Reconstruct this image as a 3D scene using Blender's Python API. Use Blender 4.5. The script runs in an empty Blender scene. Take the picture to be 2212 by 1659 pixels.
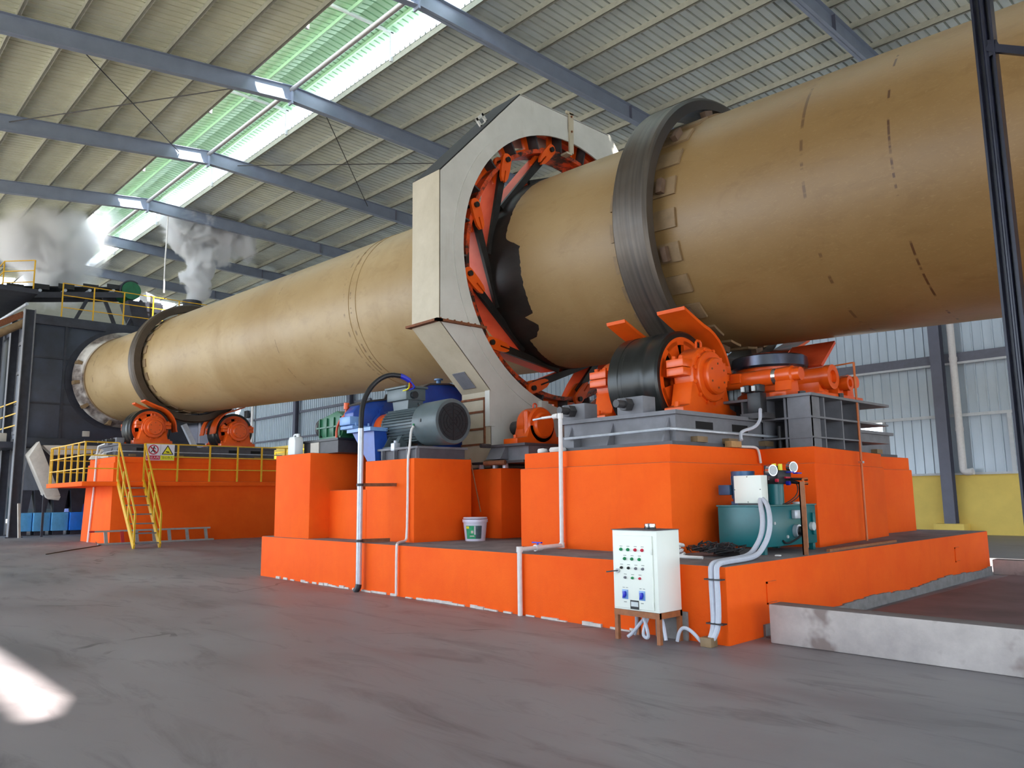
import bpy, bmesh, math, random
from mathutils import Vector, Matrix

# ------------------------------------------------------------------ camera, light, exposure
SC = bpy.context.scene
COL = SC.collection
cam_data = bpy.data.cameras.new('camera')
cam_data.sensor_fit = 'HORIZONTAL'
cam_data.sensor_width = 36.0
cam_data.lens = 1690.53 / 2212 * 36.0
cam_data.clip_end = 500
cam = bpy.data.objects.new('camera', cam_data)
COL.objects.link(cam)
cam.matrix_world = Matrix((
    (0.67741928, 0.11259907, 0.72692817, 0.0),
    (0.73549284, -0.08703975, -0.67191842, 0.0),
    (-0.01238575, 0.98982096, -0.14177821, 1.4),
    (0, 0, 0, 1)))
SC.camera = cam

world = bpy.data.worlds.new('sky')
SC.world = world
world.use_nodes = True
wn = world.node_tree
bg = wn.nodes['Background']
bg.inputs[0].default_value = (0.80, 0.92, 1.06, 1)
bg.inputs[1].default_value = 3.6

sun_data = bpy.data.lights.new('sun', 'SUN')
sun_data.energy = 16.0
sun_data.angle = math.radians(0.6)
sun_data.color = (1.0, 0.95, 0.87)
sun = bpy.data.objects.new('sun', sun_data)
COL.objects.link(sun)
sun.rotation_euler = Vector((-0.82, 0.37, -1.0)).to_track_quat('-Z', 'Y').to_euler()
sun.location = (-10, -40, 60)

SC.view_settings.view_transform = 'Standard'
SC.view_settings.look = 'None'
SC.view_settings.exposure = 0.58
SC.view_settings.gamma = 1.0
SC.view_settings.use_curve_mapping = False
SC.cycles.max_bounces = 10
SC.cycles.diffuse_bounces = 5
SC.cycles.glossy_bounces = 3
SC.cycles.transparent_max_bounces = 8
SC.cycles.volume_bounces = 8
SC.cycles.use_denoising = True
SC.cycles.sample_clamp_indirect = 6.0

PI = math.pi
rnd = random.Random(7)


# ------------------------------------------------------------------ materials
def srgb(r, g, b):
    def f(c):
        c /= 255.0
        return c / 12.92 if c <= 0.04045 else ((c + 0.055) / 1.055) ** 2.4
    return (f(r), f(g), f(b), 1.0)


class NT:
    def __init__(s, name):
        s.m = bpy.data.materials.new(name)
        s.m.use_nodes = True
        s.t = s.m.node_tree
        s.b = s.t.nodes['Principled BSDF']

    def n(s, kind, **kw):
        x = s.t.nodes.new(kind)
        for k, v in kw.items():
            setattr(x, k, v)
        return x

    def l(s, a, b):
        s.t.links.new(a, b)

    def coord(s, scale=(1, 1, 1)):
        tc = s.n('ShaderNodeTexCoord')
        mp = s.n('ShaderNodeMapping')
        mp.inputs['Scale'].default_value = scale
        s.l(tc.outputs['Object'], mp.inputs[0])
        return mp.outputs[0]

    def noise(s, scale, detail=4, rough=0.6, stretch=(1, 1, 1), dist=0.0):
        x = s.n('ShaderNodeTexNoise')
        x.inputs['Scale'].default_value = scale
        x.inputs['Detail'].default_value = detail
        x.inputs['Roughness'].default_value = rough
        x.inputs['Distortion'].default_value = dist
        s.l(s.coord(stretch), x.inputs['Vector'])
        return x.outputs[0]

    def ramp(s, fac, stops):
        r = s.n('ShaderNodeValToRGB')
        e = r.color_ramp.elements
        e[0].position, e[0].color = stops[0]
        e[1].position, e[1].color = stops[-1]
        for p, c in stops[1:-1]:
            k = e.new(p)
            k.color = c
        s.l(fac, r.inputs[0])
        return r.outputs[0]

    def mix(s, fac, a, b, mode='MIX'):
        x = s.n('ShaderNodeMix', data_type='RGBA', blend_type=mode)
        for sock, v in ((x.inputs[0], fac), (x.inputs[6], a), (x.inputs[7], b)):
            if isinstance(v, (int, float)):
                sock.default_value = v
            elif isinstance(v, tuple):
                sock.default_value = v
            else:
                s.l(v, sock)
        return x.outputs[2]

    def math(s, op, a, b=None):
        x = s.n('ShaderNodeMath', operation=op)
        for i, v in enumerate((a, b)):
            if v is None:
                continue
            if isinstance(v, (int, float)):
                x.inputs[i].default_value = v
            else:
                s.l(v, x.inputs[i])
        return x.outputs[0]

    def done(s, col, rough=0.6, metal=0.0, spec=0.5, bump=None, bstr=0.2, bdist=0.02):
        if isinstance(col, tuple):
            s.b.inputs['Base Color'].default_value = col
        else:
            s.l(col, s.b.inputs['Base Color'])
        if isinstance(rough, (int, float)):
            s.b.inputs['Roughness'].default_value = rough
        else:
            s.l(rough, s.b.inputs['Roughness'])
        s.b.inputs['Metallic'].default_value = metal
        s.b.inputs['Specular IOR Level'].default_value = spec
        if bump is not None:
            bn = s.n('ShaderNodeBump')
            bn.inputs['Strength'].default_value = bstr
            bn.inputs['Distance'].default_value = bdist
            s.l(bump, bn.inputs['Height'])
            s.l(bn.outputs[0], s.b.inputs['Normal'])
        return s.m


def g(v):
    return (v, v, v, 1)


def plain(name, c, rough=0.5, metal=0.0, var=0.12, scale=6.0, spec=0.5, bump=0.0):
    """one paint colour with a little mottling and wear"""
    t = NT(name)
    nz = t.noise(scale, 5)
    lo = tuple(x * (1 - var) for x in c[:3]) + (1,)
    hi = tuple(min(1, x * (1 + var)) for x in c[:3]) + (1,)
    col = t.ramp(nz, [(0.3, lo), (0.7, hi)])
    return t.done(col, rough, metal, spec, nz if bump else None, bump)


M = {}


def make_materials():
    # orange masonry paint, bare concrete tops
    t = NT('orange_paint_concrete')
    n1 = t.noise(1.3, 6, 0.65)
    n2 = t.noise(60, 3, 0.7)
    n3 = t.noise(7, 5, 0.6, (1, 1, 0.25))
    paint = t.ramp(n1, [(0.25, srgb(244, 86, 8)), (0.75, srgb(253, 102, 16))])
    paint = t.mix(t.ramp(n3, [(0.55, g(0)), (0.8, g(0.25))]), paint, srgb(228, 82, 22))
    top = t.ramp(t.noise(2.5, 7, 0.7), [(0.25, srgb(88, 82, 84)), (0.75, srgb(140, 132, 132))])
    geo = t.n('ShaderNodeNewGeometry')
    sx = t.n('ShaderNodeSeparateXYZ')
    t.l(geo.outputs['Normal'], sx.inputs[0])
    up = t.math('GREATER_THAN', sx.outputs[2], 0.8)
    M['orange_conc'] = t.done(t.mix(up, paint, top), 0.75, spec=0.25, bump=n2, bstr=0.25, bdist=0.01)

    t = NT('floor_concrete')
    a = t.noise(0.55, 8, 0.62, (0.55, 1.2, 1), 0.4)
    b = t.noise(2.2, 7, 0.68, (0.35, 1.3, 1), 0.8)
    c = t.noise(0.16, 3, 0.5)
    base = t.ramp(a, [(0.28, srgb(102, 99, 104)), (0.5, srgb(130, 127, 131)), (0.75, srgb(150, 147, 149))])
    dark = t.ramp(b, [(0.28, g(0.8)), (0.48, g(0)), (1, g(0))])
    base = t.mix(dark, base, srgb(78, 76, 82))
    base = t.mix(t.ramp(c, [(0.4, g(0)), (0.65, g(0.35))]), base, srgb(140, 122, 124))
    crk = t.n('ShaderNodeTexVoronoi', feature='DISTANCE_TO_EDGE')
    crk.inputs['Scale'].default_value = 0.16
    wv = t.n('ShaderNodeVectorMath', operation='ADD')
    nv = t.n('ShaderNodeTexNoise')
    nv.inputs['Scale'].default_value = 1.5
    t.l(t.coord(), nv.inputs['Vector'])
    sc_ = t.n('ShaderNodeVectorMath', operation='SCALE')
    t.l(nv.outputs[1], sc_.inputs[0])
    sc_.inputs['Scale'].default_value = 0.5
    t.l(t.coord(), wv.inputs[0])
    t.l(sc_.outputs[0], wv.inputs[1])
    t.l(wv.outputs[0], crk.inputs['Vector'])
    cm = t.math('LESS_THAN', crk.outputs[0], 0.004)
    cm = t.math('MULTIPLY', cm, t.ramp(t.noise(0.7, 2), [(0.5, g(0)), (0.56, g(0.7))]))
    base = t.mix(cm, base, srgb(70, 66, 68))
    M['floor'] = t.done(base, t.ramp(a, [(0.3, g(0.42)), (0.7, g(0.62))]), spec=0.4, bump=b, bstr=0.06)

    t = NT('pinkish_concrete')
    a = t.noise(0.8, 7, 0.6)
    M['floor2'] = t.done(t.ramp(a, [(0.3, srgb(100, 82, 84)), (0.7, srgb(138, 116, 118))]), 0.7)

    t = NT('curb_concrete')
    a = t.noise(2.2, 7, 0.65)
    b = t.noise(1.5, 4, 0.6)
    base = t.ramp(a, [(0.3, srgb(160, 152, 150)), (0.7, srgb(196, 188, 184))])
    base = t.mix(t.ramp(b, [(0.54, g(0)), (0.62, g(0.75))]), base, srgb(112, 94, 88))
    geo = t.n('ShaderNodeNewGeometry')
    sx = t.n('ShaderNodeSeparateXYZ')
    t.l(geo.outputs['Normal'], sx.inputs[0])
    up = t.math('GREATER_THAN', sx.outputs[2], 0.8)
    M['curb'] = t.done(t.mix(up, base, srgb(108, 100, 100)), 0.85, bump=a, bstr=0.3)
    M['footing'] = plain('bare_footing', srgb(132, 128, 126), 0.9, 0, 0.2, 8, bump=0.3)
    M['plaster'] = plain('white_plaster', srgb(205, 196, 190), 0.9, 0, 0.15, 12, bump=0.3)

    # kiln shell
    t = NT('kiln_shell_paint')
    a = t.noise(0.55, 8, 0.65, (0.6, 1, 1))
    b = t.noise(2.6, 8, 0.72, (0.5, 1, 1), 0.7)
    c = t.noise(0.35, 4, 0.6, (1.6, 0.6, 0.6))
    base = t.ramp(a, [(0.25, srgb(155, 132, 95)), (0.5, srgb(170, 148, 112)), (0.78, srgb(181, 162, 129))])
    base = t.mix(t.ramp(b, [(0.52, g(0)), (0.78, g(0.5))]), base, srgb(133, 106, 67))
    base = t.mix(t.ramp(c, [(0.52, g(0)), (0.72, g(0.45))]), base, srgb(143, 115, 71))
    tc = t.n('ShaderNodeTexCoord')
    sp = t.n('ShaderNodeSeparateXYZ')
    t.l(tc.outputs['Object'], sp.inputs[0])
    mr = t.n('ShaderNodeMapRange')          # near end coloured browner and darker to stand in for dimmer light
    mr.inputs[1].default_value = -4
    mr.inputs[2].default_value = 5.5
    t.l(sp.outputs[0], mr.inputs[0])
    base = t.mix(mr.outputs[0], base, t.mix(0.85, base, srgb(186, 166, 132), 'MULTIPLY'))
    fine = t.noise(9, 6, 0.75, (0.7, 1, 1))
    base = t.mix(t.ramp(fine, [(0.6, g(0)), (0.8, g(0.3))]), base, srgb(120, 92, 54))
    base = t.mix(1.0, base, (1.0, 0.93, 0.80, 1), 'MULTIPLY')
    scr = t.noise(38, 2, 0.5, (0.25, 1, 1), 2.0)
    base = t.mix(t.ramp(scr, [(0.58, g(0)), (0.7, g(0.07))]), base, srgb(206, 178, 128))
    # dashed weld seams with soot
    dash = t.ramp(t.noise(4.5, 3, 0.6, (0.15, 1, 1)), [(0.5, g(0)), (0.56, g(1))])
    for xs, w, k in ((6.66, 0.014, 1.0), (5.58, 0.02, 0.7), (-5.3, 0.03, 0.6), (-5.6, 0.03, 0.5), (-9.2, 0.02, 0.5), (-26.0, 0.05, 0.6)):
        d = t.math('ABSOLUTE', t.math('SUBTRACT', sp.outputs[0], xs))
        lin = t.math('LESS_THAN', d, w)
        base = t.mix(t.math('MULTIPLY', lin, t.math('MULTIPLY', dash, k)), base, srgb(80, 52, 28))
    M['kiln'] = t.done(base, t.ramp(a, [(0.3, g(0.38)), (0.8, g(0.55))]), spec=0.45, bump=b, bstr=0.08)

    t = NT('black_grease')
    a = t.noise(3, 6, 0.7, (0.4, 1, 1))
    M['grease'] = t.done(t.ramp(a, [(0.3, srgb(20, 19, 18)), (0.75, srgb(48, 44, 40))]), 0.42, spec=0.4, bump=a, bstr=0.2)

    t = NT('worn_tyre_steel')
    w = t.n('ShaderNodeTexNoise')
    w.inputs['Scale'].default_value = 9
    w.inputs['Detail'].default_value = 3
    t.l(t.coord((1.0, 0.02, 0.02)), w.inputs['Vector'])
    b = t.noise(2.2, 5, 0.6)
    base = t.ramp(w.outputs[0], [(0.3, srgb(58, 54, 54)), (0.5, srgb(92, 84, 76)), (0.7, srgb(66, 60, 56))])
    base = t.mix(t.ramp(b, [(0.45, g(0)), (0.75, g(0.5))]), base, srgb(70, 56, 42))
    M['tyre'] = t.done(base, 0.42, metal=0.45, spec=0.5, bump=w.outputs[0], bstr=0.05)
    M['stop_brown'] = plain('brown_stop_block', srgb(104, 82, 66), 0.6, 0.1, 0.25, 8)
    M['tyre_far'] = plain('brown_far_tyre', srgb(78, 66, 54), 0.45, 0.3, 0.25, 2)
    M['steel_dark'] = plain('dark_steel', srgb(66, 64, 66), 0.5, 0.3, 0.25, 5)
    M['steel_black'] = plain('oily_black_steel', srgb(42, 44, 44), 0.28, 0.4, 0.3, 3)
    M['steel_bright'] = plain('polished_steel', srgb(120, 128, 150), 0.25, 0.9, 0.15, 4)
    M['steel_grey'] = plain('grey_frame_paint', srgb(116, 116, 122), 0.6, 0, 0.16, 4, bump=0.05)
    M['steel_grey_d'] = plain('dark_grey_frame_paint', srgb(84, 82, 88), 0.6, 0, 0.18, 4)
    M['pad'] = plain('brown_pad_steel', srgb(136, 112, 82), 0.6, 0.1, 0.2, 5)
    M['rust'] = plain('rust_brown', srgb(122, 72, 44), 0.8, 0, 0.3, 14, bump=0.2)
    M['void'] = plain('dark_inside', srgb(20, 18, 20), 0.9, 0, 0.1)

    t = NT('orange_machine_paint')
    a = t.noise(3, 5, 0.6)
    geo = t.n('ShaderNodeNewGeometry')
    sx = t.n('ShaderNodeSeparateXYZ')
    t.l(geo.outputs['Normal'], sx.inputs[0])
    dust = t.math('MULTIPLY', t.ramp(sx.outputs[2], [(0.62, g(0)), (0.92, g(1))]), t.ramp(a, [(0.35, g(0.1)), (0.6, g(0.85))]))
    base = t.ramp(a, [(0.3, srgb(226, 84, 18)), (0.7, srgb(240, 98, 24))])
    M['orange'] = t.done(t.mix(dust, base, srgb(96, 66, 52)), 0.3, spec=0.5)
    t = NT('orange_red_primer')
    a = t.noise(2.5, 5, 0.6)
    M['orange_red'] = t.done(t.ramp(a, [(0.3, srgb(206, 66, 30)), (0.7, srgb(226, 92, 52))]), 0.45)
    t = NT('greasy_orange')
    a = t.noise(3.4, 6, 0.7)
    base = t.ramp(a, [(0.42, srgb(30, 24, 22)), (0.56, srgb(214, 76, 26))])
    M['orange_grease'] = t.done(base, 0.4)

    t = NT('white_guard_paint')
    a = t.noise(1.2, 6, 0.65)
    b = t.noise(5, 6, 0.7, (1, 1, 0.15))
    base = t.ramp(a, [(0.25, srgb(190, 188, 180)), (0.75, srgb(212, 210, 203))])
    base = t.mix(t.ramp(b, [(0.6, g(0)), (0.8, g(0.3))]), base, srgb(150, 138, 112))
    M['guard'] = t.done(base, 0.5, spec=0.35)
    t = NT('yellowed_white_paint')
    a = t.noise(2, 6, 0.65)
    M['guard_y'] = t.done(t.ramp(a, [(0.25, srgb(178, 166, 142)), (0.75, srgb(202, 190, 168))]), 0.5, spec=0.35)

    M['blue'] = plain('blue_reducer_paint', srgb(34, 72, 158), 0.32, 0, 0.2, 4)
    M['blue_l'] = plain('light_blue_paint', srgb(120, 160, 214), 0.35, 0, 0.15, 6)
    M['blue_m'] = plain('motor_blue', srgb(66, 106, 150), 0.4, 0, 0.15, 8)
    M['motor'] = plain('grey_green_motor_paint', srgb(88, 100, 104), 0.4, 0, 0.14, 4)
    M['motor_d'] = plain('black_fan_grille', srgb(34, 38, 42), 0.6, 0, 0.2, 30)
    M['green'] = plain('green_gearbox_paint', srgb(34, 98, 66), 0.4, 0, 0.2, 5)
    M['teal'] = plain('teal_paint', srgb(4, 100, 106), 0.35, 0, 0.1, 3)
    M['cab'] = plain('ivory_cabinet', srgb(238, 242, 232), 0.4, 0, 0.02, 2)
    M['white'] = plain('white_pvc', srgb(226, 222, 220), 0.45, 0, 0.06, 14)
    M['galv'] = plain('galvanised_pipe', srgb(196, 202, 212), 0.35, 0.35, 0.12, 10)
    M['grey_hose'] = plain('grey_conduit', srgb(196, 200, 212), 0.5, 0, 0.05, 20)
    M['black'] = plain('black_rubber', srgb(30, 30, 34), 0.45, 0, 0.1)
    M['yellow'] = plain('yellow_rail_paint', srgb(222, 172, 32), 0.45, 0, 0.12, 8)
    M['wood'] = plain('raw_wood', srgb(186, 142, 92), 0.7, 0, 0.14, 20)
    M['red'] = plain('red_plastic', srgb(200, 24, 60), 0.35)
    M['greenb'] = plain('green_plastic', srgb(14, 140, 80), 0.3)
    M['blue_s'] = plain('blue_switch', srgb(36, 46, 190), 0.35)
    M['mark'] = plain('grey_mark', srgb(120, 124, 120), 0.6)
    M['blackp'] = plain('black_plastic', srgb(22, 22, 24), 0.35)
    M['chrome'] = plain('chrome', srgb(200, 204, 208), 0.15, 0.9, 0.05)
    M['glass_white'] = plain('gauge_face', srgb(196, 202, 204), 0.5)
    M['rusty_angle'] = plain('brown_angle_steel', srgb(150, 92, 54), 0.6, 0, 0.22, 12)
    M['orange_pipe'] = plain('orange_brown_pipe', srgb(196, 104, 44), 0.4)
    M['yel_wall'] = plain('yellow_wall_paint', srgb(244, 212, 112), 0.8, 0, 0.06, 1.5, bump=0.03)
    M['beam'] = plain('blue_grey_beam_paint', srgb(118, 128, 150), 0.4, 0, 0.08, 3)
    M['column'] = plain('grey_column_paint', srgb(104, 106, 122), 0.45, 0, 0.08, 3)
    M['rafter'] = plain('rafter_paint', srgb(134, 144, 162), 0.4, 0, 0.08, 2)
    M['purlin'] = plain('galvanised_purlin', srgb(164, 163, 150), 0.5, 0.1, 0.12, 5)
    M['girt'] = plain('dark_girt', srgb(108, 110, 124), 0.5, 0, 0.1)
    M['girt_l'] = plain('light_flashing', srgb(206, 210, 214), 0.5, 0, 0.08)
    M['post'] = plain('black_post_paint', srgb(28, 30, 46), 0.32, 0.1, 0.3, 6)
    M['tower'] = plain('dark_tower_steel', srgb(52, 54, 64), 0.5, 0.1, 0.3, 2.5)
    M['tower_edge'] = plain('dusty_flange', srgb(112, 112, 116), 0.6, 0, 0.15, 6)
    M['conv_blue'] = plain('blue_conveyor', srgb(30, 120, 226), 0.5, 0, 0.2, 2)
    M['conv_blue2'] = plain('dusty_blue_conveyor', srgb(96, 170, 220), 0.65, 0, 0.18, 3)
    M['dust'] = plain('dusty_chute', srgb(196, 188, 178), 0.75, 0, 0.14, 3)
    M['red_ladder'] = plain('red_rung', srgb(190, 48, 48), 0.5)
    M['alu'] = plain('aluminium', srgb(170, 168, 166), 0.4, 0.5, 0.12, 8)

    t = NT('tail_chamber_plate')
    a = t.noise(0.6, 6, 0.65)
    b = t.noise(3, 5)
    base = t.ramp(a, [(0.3, srgb(44, 46, 54)), (0.7, srgb(66, 72, 88))])
    base = t.mix(t.ramp(b, [(0.6, g(0)), (0.8, g(0.35))]), base, srgb(66, 54, 44))
    M['chamber'] = t.done(base, 0.42, metal=0.1, bump=a, bstr=0.1)

    t = NT('refractory_collar')
    a = t.noise(7, 6, 0.7, (0.25, 1, 1))
    b = t.noise(0.7, 3)
    base = t.ramp(a, [(0.35, srgb(90, 78, 74)), (0.65, srgb(150, 138, 130))])
    base = t.mix(t.ramp(b, [(0.42, g(0)), (0.56, g(0.85))]), base, srgb(236, 230, 222))
    M['collar'] = t.done(base, 0.6, bump=a, bstr=0.3)

    # sheets
    t = NT('roof_sheet_left')
    a = t.noise(0.5, 5)
    M['sheet_l'] = t.done(t.ramp(a, [(0.3, srgb(204, 205, 180)), (0.7, srgb(226, 226, 204))]), 0.42, metal=0.15)
    t = NT('roof_sheet_right')
    a = t.noise(0.6, 5)
    M['sheet_r'] = t.done(t.ramp(a, [(0.3, srgb(192, 198, 192)), (0.7, srgb(216, 222, 216))]), 0.33, metal=0.35)
    t = NT('monitor_sheet')
    a = t.noise(0.6, 5)
    M['sheet_m'] = t.done(t.ramp(a, [(0.3, srgb(156, 196, 160)), (0.7, srgb(182, 214, 188))]), 0.3, metal=0.2)
    t = NT('wall_sheet')
    a = t.noise(0.9, 5, 0.6, (1, 1, 0.3))
    M['sheet_w'] = t.done(t.ramp(a, [(0.3, srgb(176, 190, 202)), (0.7, srgb(200, 212, 222))]), 0.3, metal=0.15)
    M['dark_wall'] = plain('dark_end_wall', srgb(70, 84, 96), 0.6, 0, 0.2, 1)
    M['ground'] = plain('outside_ground', srgb(176, 170, 158), 0.9, 0, 0.1, 0.5)
    t = NT('window_glass')
    t.b.inputs['Transmission Weight'].default_value = 1.0
    t.b.inputs['IOR'].default_value = 1.05
    M['glass'] = t.done((1, 1, 1, 1), 0.0)
    M['sign_white'] = plain('sign_white', srgb(226, 222, 232), 0.4, 0, 0.03)
    M['sign_red'] = plain('sign_red', srgb(196, 26, 58), 0.4, 0, 0.03)
    M['sign_yel'] = plain('sign_yellow', srgb(232, 222, 40), 0.4, 0, 0.03)
    M['sign_blk'] = plain('sign_black', srgb(22, 20, 22), 0.4, 0, 0.03)
    M['jug'] = plain('white_jug', srgb(226, 228, 230), 0.4, 0, 0.04)
    M['bucket'] = plain('white_bucket', srgb(214, 214, 232), 0.35, 0, 0.04)
    M['label_green'] = plain('green_label', srgb(44, 150, 104), 0.35, 0, 0.3, 14)
    M['label_dark'] = plain('dark_label', srgb(70, 88, 96), 0.35, 0, 0.3, 14)
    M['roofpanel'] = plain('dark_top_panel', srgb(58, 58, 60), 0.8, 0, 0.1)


make_materials()


# ------------------------------------------------------------------ mesh builder
class MB:
    def __init__(s):
        s.v = []
        s.f = []

    def add(s, vs, fs):
        o = len(s.v)
        s.v += [tuple(p) for p in vs]
        s.f += [tuple(o + i for i in f) for f in fs]
        return s

    def hexa(s, p):
        return s.add(p, [(0, 3, 2, 1), (4, 5, 6, 7), (0, 1, 5, 4), (1, 2, 6, 5), (2, 3, 7, 6), (3, 0, 4, 7)])

    def box(s, x0, x1, y0, y1, z0, z1):
        return s.hexa([(x0, y0, z0), (x1, y0, z0), (x1, y1, z0), (x0, y1, z0),
                       (x0, y0, z1), (x1, y0, z1), (x1, y1, z1), (x0, y1, z1)])

    def prism(s, poly, axis, a0, a1):
        n = len(poly)
        def pt(p, a):
            return {'x': (a, p[0], p[1]), 'y': (p[0], a, p[1]), 'z': (p[0], p[1], a)}[axis]
        vs = [pt(p, a0) for p in poly] + [pt(p, a1) for p in poly]
        fs = [tuple(range(n))[::-1], tuple(range(n, 2 * n))]
        fs += [(i, (i + 1) % n, n + (i + 1) % n, n + i) for i in range(n)]
        return s.add(vs, fs)

    def lathe(s, prof, p0, d, n=32, closed=False, a0=0.0, a1=2 * PI):
        """prof: (t along d, radius); closed joins last to first (ring section)"""
        d = Vector(d).normalized()
        h = Vector((0, 0, 1)) if abs(d.z) < 0.9 else Vector((1, 0, 0))
        e1 = d.cross(h).normalized()
        e2 = e1.cross(d).normalized()
        p0 = Vector(p0)
        full = abs(a1 - a0 - 2 * PI) < 1e-6
        m = n if full else n + 1
        vs = []
        for t, r in prof:
            for i in range(m):
                a = a0 + (a1 - a0) * i / n
                vs.append(p0 + d * t + (e1 * math.cos(a) + e2 * math.sin(a)) * r)
        fs = []
        k = len(prof)
        for j in range(k if closed else k - 1):
            j2 = (j + 1) % k
            for i in range(n):
                i2 = (i + 1) % m
                fs.append((j * m + i, j * m + i2, j2 * m + i2, j2 * m + i))
        if not closed and full:
            if prof[0][1] > 1e-6:
                fs.append(tuple(range(m))[::-1])
            if prof[-1][1] > 1e-6:
                fs.append(tuple((k - 1) * m + i for i in range(m)))
        if not full and closed:
            fs.append(tuple(j * m for j in range(k)))
            fs.append(tuple(j * m + m - 1 for j in range(k))[::-1])
        return s.add(vs, fs)

    def cyl(s, p0, p1, r, r1=None, n=16):
        p0, p1 = Vector(p0), Vector(p1)
        d = p1 - p0
        return s.lathe([(0, r), (d.length, r if r1 is None else r1)], p0, d, n)

    def tube(s, pts, r, n=8, smooth=0):
        P = [Vector(p) for p in pts]
        for _ in range(smooth):
            Q = [P[0]]
            for a, b in zip(P[:-1], P[1:]):
                Q += [a * 0.75 + b * 0.25, a * 0.25 + b * 0.75]
            Q.append(P[-1])
            P = Q
        vs, fs = [], []
        prev = None
        for i, p in enumerate(P):
            d = (P[min(i + 1, len(P) - 1)] - P[max(i - 1, 0)]).normalized()
            if prev is None:
                h = Vector((0, 0, 1)) if abs(d.z) < 0.9 else Vector((1, 0, 0))
                e1 = d.cross(h).normalized()
            else:
                e1 = (prev - d * prev.dot(d)).normalized()
            prev = e1
            e2 = d.cross(e1)
            for k in range(n):
                a = 2 * PI * k / n
                vs.append(p + (e1 * math.cos(a) + e2 * math.sin(a)) * r)
        for i in range(len(P) - 1):
            for k in range(n):
                k2 = (k + 1) % n
                fs.append((i * n + k, i * n + k2, (i + 1) * n + k2, (i + 1) * n + k))
        fs.append(tuple(range(n))[::-1])
        fs.append(tuple((len(P) - 1) * n + k for k in range(n)))
        return s.add(vs, fs)

    def bar(s, p0, p1, w, h, up=(0, 0, 1)):
        p0, p1, up = Vector(p0), Vector(p1), Vector(up)
        d = (p1 - p0).normalized()
        a = d.cross(up)
        a = a.normalized() if a.length > 1e-6 else Vector((1, 0, 0))
        b = a.cross(d).normalized()
        a *= w / 2
        b *= h / 2
        return s.hexa([p0 - a - b, p0 + a - b, p1 + a - b, p1 - a - b, p0 - a + b, p0 + a + b, p1 + a + b, p1 - a + b])

    def bolt(s, p, d, r=0.03, h=0.03):
        p, d = Vector(p), Vector(d).normalized()
        return s.cyl(p, p + d * h, r, r, 6)


def mesh_of(name, mb, mat, origin=(0, 0, 0), bevel=0.0, smooth=35):
    bm = bmesh.new()
    o = Vector(origin)
    vs = [bm.verts.new(Vector(p) - o) for p in mb.v]
    for f in mb.f:
        try:
            bm.faces.new([vs[i] for i in f])
        except ValueError:
            pass
    bmesh.ops.recalc_face_normals(bm, faces=bm.faces)
    if bevel:
        es = [e for e in bm.edges if len(e.link_faces) == 2 and e.calc_face_angle(0) > 0.6]
        bmesh.ops.bevel(bm, geom=es, offset=bevel, segments=2, affect='EDGES', profile=0.5, clamp_overlap=True)
    me = bpy.data.meshes.new(name)
    bm.to_mesh(me)
    bm.free()
    if mat is not None:
        me.materials.append(mat)
    if smooth:
        for p in me.polygons:
            p.use_smooth = True
        me.set_sharp_from_angle(angle=math.radians(smooth))
    return me


def thing(name, label, cat, loc=(0, 0, 0), group=None):
    o = bpy.data.objects.new(name, None)
    COL.objects.link(o)
    o.location = loc
    o.empty_display_size = 0.1
    o['label'] = label
    o['category'] = cat
    if group:
        o['group'] = group
    return o


def world_loc(o):
    p = Vector((0, 0, 0))
    while o is not None:
        p += o.location
        o = o.parent
    return p


def part(parent, name, mb, mat, bevel=0.0, smooth=35, label=None, kind=None):
    """mb is given in world coordinates; the part hangs under its thing"""
    me = mesh_of(name, mb, mat, world_loc(parent), bevel, smooth)
    o = bpy.data.objects.new(name, me)
    COL.objects.link(o)
    o.parent = parent
    if label:
        o['label'] = label
    if kind:
        o['kind'] = kind
    return o


def single(name, mb, mat, label, cat, loc, group=None, bevel=0.0, smooth=35):
    me = mesh_of(name, mb, mat, loc, bevel, smooth)
    o = bpy.data.objects.new(name, me)
    COL.objects.link(o)
    o.location = loc
    o['label'] = label
    o['category'] = cat
    if group:
        o['group'] = group
    return o


def struct(name, mb, mat, loc=(0, 0, 0), bevel=0.0):
    me = mesh_of(name, mb, mat, loc, bevel)
    o = bpy.data.objects.new(name, me)
    COL.objects.link(o)
    o.location = loc
    o['kind'] = 'structure'
    return o


def dup(root, loc, label=None, group=None, rotz=None):
    def cp(o, p):
        c = o.copy()
        COL.objects.link(c)
        c.parent = p
        for ch in list(o.children):
            cp(ch, c)
        return c
    r = cp(root, None)
    r.location = loc
    if rotz is not None:
        r.rotation_euler = (0, 0, rotz)
    if label:
        r['label'] = label
    if group:
        r['group'] = group
    return r


def place_copy(o, loc, parent=None):
    c = o.copy()
    COL.objects.link(c)
    if parent is not None:
        c.parent = parent
    c.location = loc
    return c


# ------------------------------------------------------------------ building shell
def zb(x, y):
    """underside of the roof beams"""
    return 14.60 - 0.02 * (x + 16) - (0.028 * (y - 11.5) if y > 11.5 else 0.113 * (11.5 - y))


RAFTER_X = [-1.55, -8.80, -16.06, -23.33, -30.47, -37.79, -45.0, -52.3]
YL, YR = 10.07, 13.12           # edges of the two roof slopes beside the ridge vent


def build_floor():
    f = struct('floor', MB().box(-60, 9, -14, 28, -0.3, 0.0), M['floor'])
    gr = struct('ground', MB().box(-140, 60, -110, 90, -0.45, -0.32), M['ground'])
    c = MB().box(-3.98, 6, 6.95, 7.17, 0, 0.36)
    struct('trim_1', c, M['curb'], bevel=0.015)
    c = MB().box(-4.42, 6, 15.0, 15.22, 0, 0.25)
    struct('trim_2', c, M['curb'], bevel=0.015)
    struct('trim_3', MB().box(-4.15, 6, 7.17, 15.0, 0, 0.012), M['floor2'])


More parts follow.
